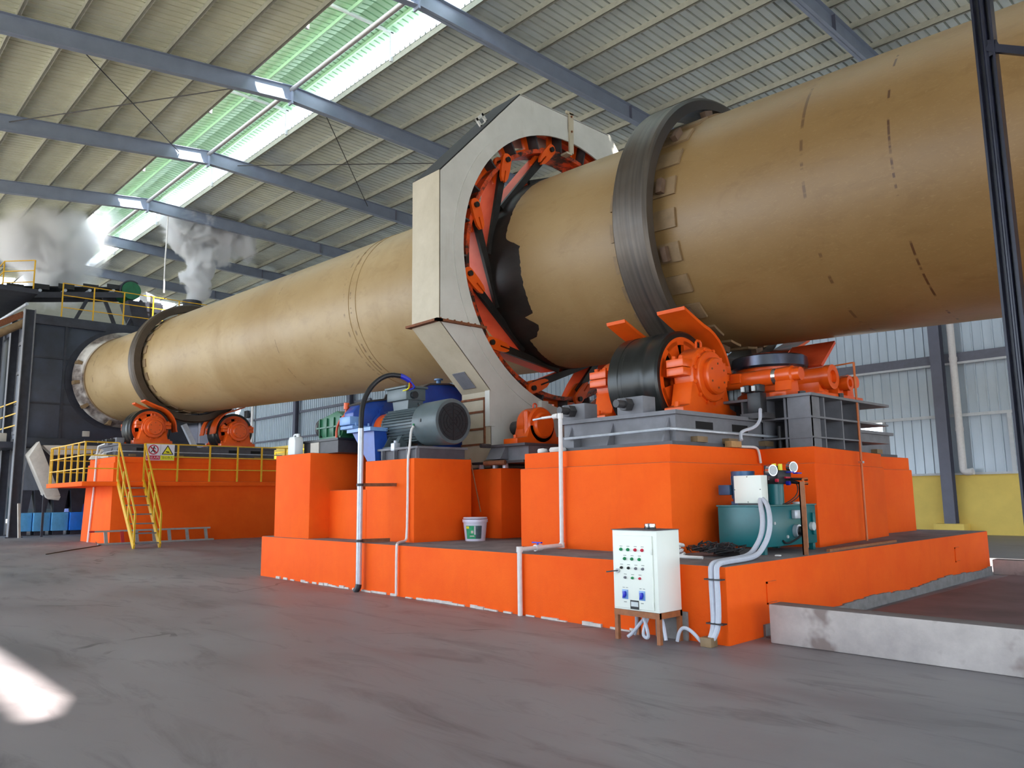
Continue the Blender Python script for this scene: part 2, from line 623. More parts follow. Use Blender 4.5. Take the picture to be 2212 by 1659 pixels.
def sheet_profile(n, pitch, rib, h):
    pts = []
    for i in range(n):
        x = i * pitch
        a = pitch - rib
        pts += [(x, 0), (x + a * 0.98, 0), (x + a + rib * 0.22, h), (x + a + rib * 0.78, h)]
    pts.append((n * pitch, 0))
    return pts


def roof_sheet_mesh(name, mat, ya, yb, slope, steps=1):
    """corrugated sheet, ribs run along y; local origin at (0, ya)"""
    pr = sheet_profile(4, 0.27, 0.06, 0.075)
    vs, fs = [], []
    for (x, h) in pr:
        for y in (ya, yb):
            vs.append((x, y - ya, slope * (y - ya) - 0.02 * x + h))
    for i in range(len(pr) - 1):
        fs.append((2 * i, 2 * i + 1, 2 * i + 3, 2 * i + 2))
    me = bpy.data.meshes.new(name)
    me.from_pydata(vs, [], fs)
    me.materials.append(mat)
    return me


def child_mesh(parent, name, me, loc):
    o = bpy.data.objects.new(name, me)
    COL.objects.link(o)
    o.parent = parent
    o.location = loc
    return o


def build_roof():
    ce = bpy.data.objects.new('ceiling', None)
    COL.objects.link(ce)
    ce['kind'] = 'structure'
    W = 1.08
    ml = roof_sheet_mesh('roof_sheet', M['sheet_l'], YL, -14.0, 0.113)
    ml1 = roof_sheet_mesh('roof_sheet', M['sheet_l'], YL, -3.30, 0.113)
    ml2 = roof_sheet_mesh('roof_sheet', M['sheet_l'], -3.63, -14.0, 0.113)
    mr = roof_sheet_mesh('roof_sheet', M['sheet_r'], YR, 28.0, -0.028)
    mm1 = roof_sheet_mesh('vent_sheet', M['sheet_m'], 12.0, 10.72, 0.12)
    mm2 = roof_sheet_mesh('vent_sheet', M['sheet_m'], 12.0, 13.30, -0.12)
    k = -53
    x_hole = (1.5, 4.5)  # unseen slot, placed so the sun casts the patch on the floor
    while True:
        x = -1.65 + W * k
        if x > 8.4:
            break
        if -60.5 < x:
            z = zb(x, YL) + 0.75
            if x_hole[0] < x < x_hole[1]:
                child_mesh(ce, 'roof_sheet', ml1, (x, YL, z))
                child_mesh(ce, 'roof_sheet', ml2, (x, -3.63, z + 0.113 * (-3.63 - YL)))
            else:
                child_mesh(ce, 'roof_sheet', ml, (x, YL, z))
            child_mesh(ce, 'roof_sheet', mr, (x, YR, zb(x, YR) + 0.75))
            if x < 0:
                zt = 16.38 - 0.02 * (x + 16)
                child_mesh(ce, 'vent_sheet', mm1, (x, 12.0, zt))
                child_mesh(ce, 'vent_sheet', mm2, (x, 12.0, zt))
        k += 1
    # unseen plates added at the slot corners to clip its sun patch
    zc = zb(4.8, -3.4) + 0.75
    fl = MB()
    fl.prism([(4.95, -3.22), (4.2, -3.22), (4.95, -3.52)], 'z', zc - 0.03, zc - 0.01)
    fl.prism([(4.95, -3.70), (4.5, -3.70), (4.95, -3.56)], 'z', zc - 0.05, zc - 0.03)
    o = part(ce, 'sun_clip_plate', fl, M['sheet_l'])
    o['kind'] = 'structure'

    # purlins, one long C-rail each
    def purlin(y, name='purlin', dz=0.55, h=0.2, mat='purlin', x0=-60, x1=8):
        mb = MB()
        z0, z1 = zb(x0, y) + dz, zb(x1, y) + dz
        w = 0.03
        mb.hexa([(x0, y - w, z0), (x1, y - w, z1), (x1, y + w, z1), (x0, y + w, z0),
                 (x0, y - w, z0 + h), (x1, y - w, z1 + h), (x1, y + w, z1 + h), (x0, y + w, z0 + h)])
        mb.hexa([(x0, y - w, z0), (x1, y - w, z1), (x1, y + w + .02, z1), (x0, y + w + .02, z0),
                 (x0, y - w, z0 + .015), (x1, y - w, z1 + .015), (x1, y + w + .02, z1 + .015), (x0, y + w + .02, z0 + .015)])
        part(ce, name, mb, M[mat], smooth=0)
    y = 9.98
    while y > -14:
        purlin(y)
        y -= 1.29
    for k in range(11):
        purlin(13.18 + 1.42 * k, mat='purlin')
    # ridge vent: posts, cross bars, rails
    for i in range(len(RAFTER_X) - 1):
        for fx in (0.5,):
            x = RAFTER_X[i] * (1 - fx) + RAFTER_X[i + 1] * fx
            zt = 16.18 - 0.02 * (x + 16)
            part(ce, 'vent_post', MB().box(x - .04, x + .04, 13.06, 13.16, zb(x, 13.1) + .6, zt - .02), M['girt_l'], smooth=0)
            part(ce, 'vent_post', MB().box(x - .04, x + .04, 10.1, 10.2, zb(x, 10.1) + .6, zt - .02), M['girt_l'], smooth=0)
            part(ce, 'vent_crossbar', MB().box(x - .04, x + .04, 10.1, 13.32, zt - .06, zt + .02), M['girt_l'], smooth=0)
    for y in (11.55, 12.9):
        z0, z1 = 16.23 - 0.02 * (-60 + 16), 16.23 - 0.02 * 16
        part(ce, 'vent_rail', MB().bar((-60, y, z0), (0, y, z1), 0.06, 0.12), M['sheet_m'], smooth=0)
    for i in range(len(RAFTER_X) - 1):
        a, b = RAFTER_X[i], RAFTER_X[i + 1]
        part(ce, 'ridge_strut', MB().cyl((a - .02, 11.5, zb(a, 11.5) + .42), (b + .02, 11.5, zb(b, 11.5) + .42), 0.08), M['alu'])

    # crossed tie rods in the bay nearest the smoke-free middle
    def rod(x0, y0, x1, y1):
        part(ce, 'tie_rod', MB().cyl((x0, y0, zb(x0, y0) + .3), (x1, y1, zb(x1, y1) + .3), 0.018, n=6), M['steel_dark'])
    rod(-23.4, 4.9, -30.4, 10.3)
    rod(-23.4, 10.2, -30.4, 4.6)
    rod(-23.4, 12.7, -30.4, 19.0)
    rod(-23.4, 19.2, -30.4, 12.7)

    nth = ['nearest', 'second', 'third', 'fourth', 'fifth', 'sixth', 'seventh', 'farthest']
    for i, x in enumerate(RAFTER_X):
        label = 'long blue-grey steel roof beam, %s counted from the camera' % nth[i]
        t = thing('roof_beam', label, 'roof beam', (x, 11.5, zb(x, 11.5)), 'roof beams')
        for (y0, y1) in ((-13.9, 11.5), (11.5, 27.9)):
            z0, z1 = zb(x, y0), zb(x, y1)
            d = 0.55
            web = MB().hexa([(x - .012, y0, z0), (x + .012, y0, z0), (x + .012, y1, z1), (x - .012, y1, z1),
                             (x - .012, y0, z0 + d), (x + .012, y0, z0 + d), (x + .012, y1, z1 + d), (x - .012, y1, z1 + d)])
            part(t, 'web', web, M['rafter'], smooth=0)
            for dz in (0, d - .02):
                fl = MB().hexa([(x - .11, y0, z0 + dz), (x + .11, y0, z0 + dz), (x + .11, y1, z1 + dz), (x - .11, y1, z1 + dz),
                                (x - .11, y0, z0 + dz + .02), (x + .11, y0, z0 + dz + .02), (x + .11, y1, z1 + dz + .02), (x - .11, y1, z1 + dz + .02)])
                part(t, 'flange', fl, M['rafter'], smooth=0)
        part(t, 'splice_plate', MB().box(x - .13, x + .13, 11.47, 11.53, zb(x, 11.5) - .1, zb(x, 11.5) + .5), M['rafter'], smooth=0)
        br = MB()
        for y in (20.6,):
            br.box(x + .012, x + .11, y - .01, y + .01, zb(x, y) + .02, zb(x, y) + .53)
            br.box(x - .11, x - .012, y - .01, y + .01, zb(x, y) + .02, zb(x, y) + .53)
        part(t, 'stiffener', br, M['column'], smooth=0, kind='stuff')


def wall_sheet_mesh(name, mat, z0, z1, n=3):
    pr = sheet_profile(n, 0.3, 0.05, -0.045)
    vs, fs = [], []
    for (x, h) in pr:
        vs += [(x, h, z0), (x, h, z1)]
    for i in range(len(pr) - 1):
        fs.append((2 * i, 2 * i + 2, 2 * i + 3, 2 * i + 1))
    me = bpy.data.meshes.new(name)
    me.from_pydata(vs, [], fs)
    me.materials.append(mat)
    return me


def build_walls():
    Y = 28.0
    d = MB().box(-46.0, 9, Y, Y + .25, 0, 1.92)
    wb = struct('wall_back', d, M['yel_wall'])
    part(wb, 'high_dado', MB().box(-78, -46.0, Y, Y + .25, 0, 5.45), M['yel_wall'], smooth=0)
    lo = wall_sheet_mesh('wall_sheet', M['sheet_w'], 1.9, 15.2)
    hi = wall_sheet_mesh('wall_sheet', M['sheet_w'], 5.4, 16.6)
    aw = wall_sheet_mesh('wall_sheet', M['sheet_w'], 3.84, 15.2)
    bw = wall_sheet_mesh('wall_sheet', M['sheet_w'], 1.9, 2.3)
    x = 8.6
    while x > -78:
        if x < -46:
            child_mesh(wb, 'wall_sheet', hi, (x, Y + .06, 0))
        elif -13.1 < x < -11.3:
            child_mesh(wb, 'wall_sheet', aw, (x, Y + .06, 0))
            child_mesh(wb, 'wall_sheet', bw, (x, Y + .06, 0))
        else:
            child_mesh(wb, 'wall_sheet', lo, (x, Y + .06, 0))
        x -= 0.9
    # window opening edges: x -12.99 .. -11.19
    wx0, wx1, wz0, wz1 = -12.95, -11.2, 2.3, 3.84
    w = struct('window_1', MB().box(wx0 - .06, wx0, Y - .02, Y + .1, wz0, wz1).box(wx1 - .06, wx1 + .02, Y - .02, Y + .1, wz0, wz1)
               .box(wx0, wx1, Y - .02, Y + .1, wz0 - .05, wz0 + .04).box(wx0, wx1, Y - .02, Y + .1, wz1 - .06, wz1 + .02)
               .box(wx0, wx1, Y - .01, Y + .06, 3.05, 3.12), M['girt_l'])
    part(w, 'pane', MB().box(wx0, wx1 - .06, Y + .03, Y + .036, wz0 + .04, 3.05), M['glass'], smooth=0)
    part(w, 'pane', MB().box(wx0, wx1 - .06, Y + .03, Y + .036, 3.12, wz1 - .06), M['glass'], smooth=0)
    # girts and their pale lips
    def girt(x0, x1, z, h, lip=True):
        part(wb, 'wall_girt', MB().box(x0, x1, Y - .12, Y, z - h / 2, z + h / 2), M['girt'], smooth=0)
        if lip:
            part(wb, 'girt_lip', MB().box(x0, x1, Y - .13, Y - .04, z - h / 2 - .07, z - h / 2), M['girt_l'], smooth=0)
    girt(-44, 8, 5.72, 0.3)
    part(wb, 'sill_rail', MB().box(-44, 8, Y - .07, Y, 3.78, 3.88), M['girt_l'], smooth=0)
    part(wb, 'sill_rail', MB().box(-44, 8, Y - .07, Y, 1.9, 1.97), M['girt_l'], smooth=0)
    part(wb, 'jamb_rail', MB().box(-7.42, -7.3, Y - .07, Y, 1.97, 3.78), M['girt_l'], smooth=0)
    girt(-78, -44, 7.85, 0.16, False)
    girt(-78, -44, 5.95, 0.12, False)
    girt(-78, -44, 9.9, 0.16, False)
    # columns along the back wall
    info = [(-9.22, 'grey steel wall column beside the window, white downpipe next to it'),
            (-16.6, 'grey steel wall column hidden mostly behind the thrust frame'),
            (-24.0, 'grey steel back wall column seen through the gear guard opening'),
            (-31.4, 'grey steel back wall column behind the gear guard leg'),
            (-46.2, 'blue-grey wall column showing above the rusty auxiliary motor'),
            (-53.9, 'blue-grey wall column showing above the white jug')]
    for x, lab in info:
        zt = 14.4
        t = thing('wall_column', lab, 'column', (x, Y - .3, 0), 'wall columns')
        part(t, 'flange', MB().box(x - .17, x + .17, Y - .44, Y - .42, 0.35, zt), M['column'], smooth=0)
        part(t, 'flange', MB().box(x - .17, x + .17, Y - .14, Y - .12, 0.35, zt), M['column'], smooth=0)
        part(t, 'web', MB().box(x - .01, x + .01, Y - .42, Y - .14, 0.35, zt), M['column'], smooth=0)
        part(t, 'plinth', MB().box(x - .45, x + .45, Y - .6, Y, 0, 0.35), M['yel_wall'], 0.01)
    # downpipes
    def downpipe(x, z0, z1, lab, r=.11, elbow=True):
        t = thing('downpipe', lab, 'pipe', (x, Y - .2, z0), 'downpipes')
        part(t, 'pipe', MB().cyl((x, Y - .25, z0 + .15), (x, Y - .25, z1), r), M['white'])
        for z in (z0 + 1.3, z0 + 3.6, z0 + 6.2):
            part(t, 'socket', MB().cyl((x, Y - .25, z), (x, Y - .25, z + .12), r + .012), M['white'])
        if elbow:
            part(t, 'elbow', MB().tube([(x, Y - .25, z0 + .2), (x, Y - .25, z0 + .02), (x + .12, Y - .28, z0 - .03), (x + .3, Y - .3, z0)], r, 12, 2), M['white'])
    downpipe(-8.75, 2.0, 13, 'white plastic downpipe with elbow on the right of the back wall')
    downpipe(-61.5, 5.6, 13, 'white downpipe on the distant blue wall above the second far roller', 0.12, False)
    # flood lamp on the far wall
    t = thing('wall_lamp', 'small dark lamp fixed to the distant blue wall', 'lamp', (-62.6, Y - .2, 8.2))
    part(t, 'case', MB().box(-62.9, -62.3, Y - .35, Y - .12, 8.1, 8.7), M['steel_dark'], 0.02)
    part(t, 'bracket', MB().box(-62.7, -62.5, Y - .12, Y + .03, 8.2, 8.5), M['steel_dark'])
    # other walls (mostly out of view; their extents and openings are shaped to set the hall's light)
    struct('wall_left', MB().box(-78.2, -78, -14, 28, 0, 17), M['dark_wall'])
    struct('wall_right', MB().box(9, 9.2, 4, 28.2, 2.4, 15).box(9, 9.2, -14.2, 4, 6.5, 15), M['sheet_w'])
    struct('wall_front', MB().box(-7.5, 9, -14.2, -14, 0, 12.6), M['sheet_w'])
    # roof over the far part beyond the last sheets
    struct('trim_4', MB().hexa([(-79, 10.0, 15.95), (-60, 10.0, 15.75), (-60, 28, 15.6), (-79, 28, 15.8),
                                (-79, 10.0, 16.0), (-60, 10.0, 15.8), (-60, 28, 15.65), (-79, 28, 15.85)]), M['sheet_r'])
    struct('trim_5', MB().hexa([(-79, -14, 13.2), (-60, -14, 13.1), (-60, 10, 15.75), (-79, 10, 15.95),
                                (-79, -14, 13.25), (-60, -14, 13.15), (-60, 10, 15.8), (-79, 10, 16.0)]), M['sheet_l'])


build_floor()
build_roof()
build_walls()


# ------------------------------------------------------------------ foundations
def build_foundations():
    t = thing('kiln_foundation', 'large stepped orange concrete foundation under the near half of the kiln', 'foundation', (-9, 10.8, 0))
    part(t, 'base_slab', MB().prism([(-14.1, 6.62), (-4.17, 6.55), (-4.45, 15.0), (-14.1, 15.2)], 'z', -0.02, 0.72), M['orange_conc'], 0.02)
    part(t, 'pillar', MB().box(-13.68, -12.38, 6.66, 7.75, 0.71, 2.19), M['orange_conc'], 0.015)
    part(t, 'low_step', MB().box(-12.39, -11.2, 7.05, 9.2, 0.71, 1.54), M['orange_conc'], 0.015)
    part(t, 'rear_step', MB().box(-13.68, -12.38, 7.74, 9.2, 0.71, 2.19), M['orange_conc'], 0.015)
    part(t, 'motor_block', MB().box(-11.25, -9.87, 7.06, 8.2, 0.71, 2.0), M['orange_conc'], 0.015)
    part(t, 'gearbox_block', MB().box(-12.37, -11.3, 8.7, 9.95, 0.71, 2.0), M['orange_conc'], 0.015)
    part(t, 'pinion_block', MB().box(-12.2, -9.62, 8.62, 13.6, 0.71, 1.86), M['orange_conc'], 0.015)
    part(t, 'roller_pier', MB().box(-7.95, -5.43, 7.48, 14.6, 0.71, 1.77), M['orange_conc'], 0.015)
    part(t, 'pier_cap', MB().box(-7.9, -5.45, 7.52, 14.55, 1.765, 1.98), M['orange_conc'], 0.012)
    part(t, 'thrust_pier', MB().prism([(-5.44, 9.52), (-4.7, 9.52), (-5.1, 12.6), (-5.44, 12.6)], 'z', 0.71, 1.77), M['orange_conc'], 0.012)
    part(t, 'thrust_cap', MB().prism([(-5.46, 9.54), (-4.7, 9.54), (-5.12, 12.58), (-5.46, 12.58)], 'z', 1.765, 1.98), M['orange_conc'], 0.01)
    # bare grey footing along the right flank and crumbling plaster at the foot of the front
    r = random.Random(3)
    mb = MB()
    y = 7.2
    while y < 14.9:
        h = 0.10 + 0.02 * math.sin(y * 2.1) + 0.02 * r.random() + 0.03 * (y - 7) / 8
        xx = -4.17 - 0.28 * (y - 6.55) / 8.45
        mb.box(xx - 0.02, xx + 0.025, y, y + 0.16, -0.01, h)
        y += 0.155
    part(t, 'bare_footing', mb, M['footing'], kind='stuff')
    mb = MB()
    x = -14.05
    while x < -4.9:
        if r.random() < 0.62:
            h = 0.012 + 0.03 * r.random()
            yy = 6.62 - 0.07 * (x + 14.1) / 9.93
            mb.box(x, x + 0.14, yy - 0.012 - 0.02 * r.random(), yy + 0.02, -0.01, h)
        x += 0.13
    part(t, 'plaster_edge', mb, M['plaster'], kind='stuff')
    # shallow square recesses on the flank
    for (y0, z0) in ((7.3, 0.30), (13.2, 0.32)):
        xx = -4.17 - 0.28 * (y0 + .1 - 6.55) / 8.45
        fr = MB()
        fr.box(xx - .01, xx + .014, y0, y0 + .02, z0, z0 + .22).box(xx - .01, xx + .014, y0, y0 + .2, z0 + .2, z0 + .22)
        fr.box(xx - .01, xx + .014, y0, y0 + .2, z0, z0 + .015)
        part(t, 'recess_rim', fr, M['orange_conc'])

    t = thing('far_foundation', 'orange concrete pier with a walkway slab under the far rollers', 'foundation', (-29.8, 11, 0))
    part(t, 'pier', MB().hexa([(-31.5, 7.95, -.02), (-28.1, 7.95, -.02), (-28.1, 14.2, -.02), (-31.5, 14.2, -.02),
                               (-31.1, 7.95, 2.67), (-28.1, 7.95, 2.67), (-28.1, 14.2, 2.67), (-31.1, 14.2, 2.67)]), M['orange_conc'], 0.015)
    part(t, 'pier_cap', MB().box(-31.0, -28.08, 7.98, 14.15, 2.665, 2.87), M['orange_conc'], 0.012)
    part(t, 'walkway_slab', MB().box(-32.55, -27.9, 6.98, 15.1, 1.89, 2.04), M['orange_conc'], 0.01)


# ------------------------------------------------------------------ kiln
AX = Vector((1, 0, -0.0406)).normalized()
AN = Vector((0.0406, 0, 1)).normalized()
EY = Vector((0, 1, 0))


def A(x):
    return Vector((x, 11.0, 5.715 - 0.0406 * (x + 10)))


def K(x, th, r):
    """point at axis position x, angle th (degrees, 0 = front, 90 = top), radius r"""
    a = math.radians(th)
    return A(x) + (-EY * math.cos(a) + AN * math.sin(a)) * r


def polar_box(mb, x0, x1, t0, t1, r0, r1, n=None):
    n = n or max(1, int(abs(t1 - t0) / 4))
    o = len(mb.v)
    for i in range(n + 1):
        th = t0 + (t1 - t0) * i / n
        for (x, r) in ((x0, r0), (x1, r0), (x1, r1), (x0, r1)):
            mb.v.append(tuple(K(x, th, r)))
    for i in range(n):
        for k in range(4):
            k2 = (k + 1) % 4
            mb.f.append((o + 4 * i + k, o + 4 * i + k2, o + 4 * i + 4 + k2, o + 4 * i + 4 + k))
    mb.f.append((o, o + 3, o + 2, o + 1))
    e = o + 4 * n
    mb.f.append((e, e + 1, e + 2, e + 3))


def ring_mb(prof, x0, n=96):
    return MB().lathe(prof, A(x0), AX, n, closed=True)


def build_kiln():
    t = thing('rotary_kiln', 'huge inclined tan steel rotary kiln running the length of the hall', 'kiln', (-10, 11, 0))
    R = 1.863
    prof = [(0, R - .25)] + [(0, R)]
    L = (A(1.4) - A(-38.0)).length
    k = 40
    prof = [(0, R - .2)] + [(L * i / k, R) for i in range(k + 1)] + [(L, R - .2)]
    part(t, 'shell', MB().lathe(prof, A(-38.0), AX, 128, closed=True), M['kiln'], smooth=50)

    # black grease under the gear springs, with a ragged painted edge
    mb = MB()
    r = random.Random(11)
    n = 240
    jag = [0.0] * (n + 1)
    for i in range(n + 1):
        jag[i] = r.uniform(-0.015, 0.015)
    def edge(th):
        e = -9.97
        if -52 < th < 8:
            u = 1.0
            if th > 2:
                u = (8 - th) / 6
            e = -9.97 + 0.43 * u
            if th < -36:
                e = -9.90 + 0.36 * max(0, (1 - abs(th + 44) / 9.0))
        if th < -52:
            e = -10.05 - 0.15 * min(1, (-52 - th) / 30)
        return e
    m = 6
    for i in range(n + 1):
        th = -180 + 360 * i / n
        x1 = edge(th) + jag[i]
        for j in range(m + 1):
            rr = R + (0.006 if 0 < j < m else -0.01)
            mb.v.append(tuple(K(-10.62 + (x1 + 10.62) * j / m, th, rr)))
    for i in range(n):
        for j in range(m):
            a = i * (m + 1) + j
            mb.f.append((a, a + 1, a + m + 2, a + m + 1))
    part(t, 'grease_band', mb, M['grease'])

    for (x0, x1, lab, rb) in ((-7.26, -6.62, 'worn near riding ring', 2.04), (-30.06, -29.5, 'dark far riding ring', 1.96)):
        w = x1 - x0
        R0 = 2.24
        ty = ring_mb([(0, rb), (0, R0 - .05), (.05, R0), (w * .33, R0), (w * .36, R0 - .004), (w * .64, R0 - .004), (w * .67, R0), (w - .05, R0), (w, R0 - .05), (w, rb)], x0, 128)
        part(t, 'riding_ring', ty, M['tyre'] if x0 > -20 else M['tyre_far'], smooth=30, label=lab)
        for i in range(24):
            th = 9 + 15.0 * i
            mb = MB()
            polar_box(mb, x0 - .30, x1 + .27, th - 4.3, th + 4.3, R - .01, R + .035, 3)
            part(t, 'shim_pad', mb, M['pad'], smooth=0)
            if i % 2 == 0 and x0 > -20:
                mb = MB()
                polar_box(mb, x1 + .005, x1 + .10, th - 3.2, th + 3.2, R + .03, R + .13, 2)
                part(t, 'stop_block', mb, M['stop_brown'], smooth=0)
        if x0 < -20:
            mb = MB()
            polar_box(mb, x1 + .27, x1 + .36, 0, 360, R, R + .02, 96)
    # discharge collar at the far end
    part(t, 'seal_collar', ring_mb([(0, 1.9), (0, 2.17), (.06, 2.18), (.5, 1.98), (.62, 1.93), (.62, 1.86), (.1, 1.8)], -37.95, 96), M['collar'])
    part(t, 'collar_band', ring_mb([(0, 1.86), (0, 1.9), (.10, 1.9), (.10, 1.86)], -37.2, 96), M['pad'])
    for th in (16, -8, -38, -72):
        mb = MB()
        polar_box(mb, -37.95, -37.45, th - 2, th + 2, 1.9, 2.2 if th == -38 else 2.19, 2)
        part(t, 'clamp_bar', mb, M['pad'], smooth=0)
    # stiffening wrapper rings on the shell near the guard
    for x in (-15.4, -15.1):
        part(t, 'weld_bead', ring_mb([(0, R - .01), (.006, R + .012), (.024, R + .012), (.03, R - .01)], x, 96), M['kiln'])

    # girth gear with springs
    g_ = part(t, 'girth_gear', ring_mb([(0, 2.42), (0, 2.50), (.5, 2.50), (.5, 2.42)], -10.86), M['orange_grease'])
    web = MB()
    for i in range(24):
        th = 15 * i - 2.5
        polar_box(web, -10.64, -10.58, th, th + 15, 2.49, 2.56, 4)
        polar_box(web, -10.64, -10.58, th, th + 15, 2.86, 2.95, 4)
        polar_box(web, -10.64, -10.58, th - 2.6, th + 2.6, 2.55, 2.87, 2)
    part(g_, 'gear_web', web, M['orange'], kind='stuff')
    part(g_, 'toothed_rim', ring_mb([(0, 2.94), (0, 3.08), (.55, 3.08), (.55, 2.94)], -10.86), M['orange_red'])
    for i in range(24):
        th = 15 * i - 2.5
        rb = MB()
        polar_box(rb, -10.6, -10.34, th - .35, th + .35, 2.49, 2.95, 1)
        part(g_, 'web_rib', rb, M['steel_dark'], smooth=0)
    for k in range(12):
        th = -10 + 30 * k
        P = K(-10.3, th, 2.48)
        E = K(-10.3, th - 41, 1.88)
        d = (E - P).normalized()
        ax = Vector(AX)
        nn = d.cross(ax).normalized()
        def q(x, s, o):
            return P + ax * (x + 10.3) + d * s + nn * o
        Ls = (E - P).length + 0.25
        sp = MB()
        # plate necks slightly beside the pin and lies tangent on the shell
        sta = [(-.05, .12), (.25, .17), (.45, .20), (Ls * .6, .21), (Ls, .21)]
        o = len(sp.v)
        for (s_, hw) in sta:
            for (x, of) in ((-10.70 - hw, -.02), (-10.70 + hw, -.02), (-10.70 + hw, .02), (-10.70 - hw, .02)):
                sp.v.append(tuple(q(x, s_, of)))
        for i in range(len(sta) - 1):
            for e in range(4):
                e2 = (e + 1) % 4
                sp.f.append((4 * i + e, 4 * i + e2, 4 * i + 4 + e2, 4 * i + 4 + e))
        sp.f.append((0, 3, 2, 1))
        z = 4 * (len(sta) - 1)
        sp.f.append((z, z + 1, z + 2, z + 3))
        part(g_, 'spring_plate', sp, M['orange_red'], smooth=0)
        rb = MB()
        rb.hexa([q(-10.47, .18, -.10), q(-10.40, .18, -.10), q(-10.40, Ls, -.04), q(-10.47, Ls, -.04),
                 q(-10.47, .18, .05), q(-10.40, .18, .05), q(-10.40, Ls, .05), q(-10.47, Ls, .05)])
        part(g_, 'spring_rib', rb, M['grease'], smooth=0)
        for xa in (-10.36, -10.60):
            lug = MB()
            pts = []
            for a in range(-90, 91, 18):
                pts.append((-.02 - .105 * math.cos(math.radians(a)), .105 * math.sin(math.radians(a))))
            pts += [(.20, .105), (.36, .085), (.44, .04), (.44, .015), (.22, .015), (.22, -.015), (.44, -.015), (.44, -.04), (.36, -.085), (.20, -.105)]
            v0 = [q(xa, s_, o_) for (s_, o_) in pts]
            v1 = [q(xa + .055, s_, o_) for (s_, o_) in pts]
            nn_ = len(pts)
            lug.add(v0 + v1, [tuple(range(nn_))[::-1], tuple(range(nn_, 2 * nn_))] + [(i, (i + 1) % nn_, nn_ + (i + 1) % nn_, nn_ + i) for i in range(nn_)])
            part(g_, 'clevis', lug, M['orange'], smooth=30)
        part(g_, 'pin', MB().cyl(q(-10.62, 0, 0), q(-10.255, 0, 0), .05, n=14), M['steel_black'])


# ------------------------------------------------------------------ white guard around the gear
GUARD = [(9.68, 9.0), (12.32, 9.0), (14.24, 6.94), (14.24, 4.3), (13.13, 3.22), (13.13, 1.9), (8.87, 1.9), (8.87, 3.22), (7.76, 4.3), (7.76, 6.94)]


def outline(poly, c, n=96):
    angs = set(2 * PI * i / n for i in range(n))
    for p in poly:
        angs.add(math.atan2(p[1] - c[1], p[0] - c[0]) % (2 * PI))
    out = []
    for a in sorted(angs):
        dx, dz = math.cos(a), math.sin(a)
        best = None
        for i in range(len(poly)):
            x1, z1 = poly[i][0] - c[0], poly[i][1] - c[1]
            x2, z2 = poly[(i + 1) % len(poly)][0] - c[0], poly[(i + 1) % len(poly)][1] - c[1]
            den = dx * (z2 - z1) - dz * (x2 - x1)
            if abs(den) < 1e-9:
                continue
            s_ = (x1 * (z2 - z1) - z1 * (x2 - x1)) / den
            u = (x1 * dz - z1 * dx) / den
            if s_ > 0 and -1e-6 <= u <= 1 + 1e-6:
                best = s_ if best is None else min(best, s_)
        out.append((a, best))
    return out


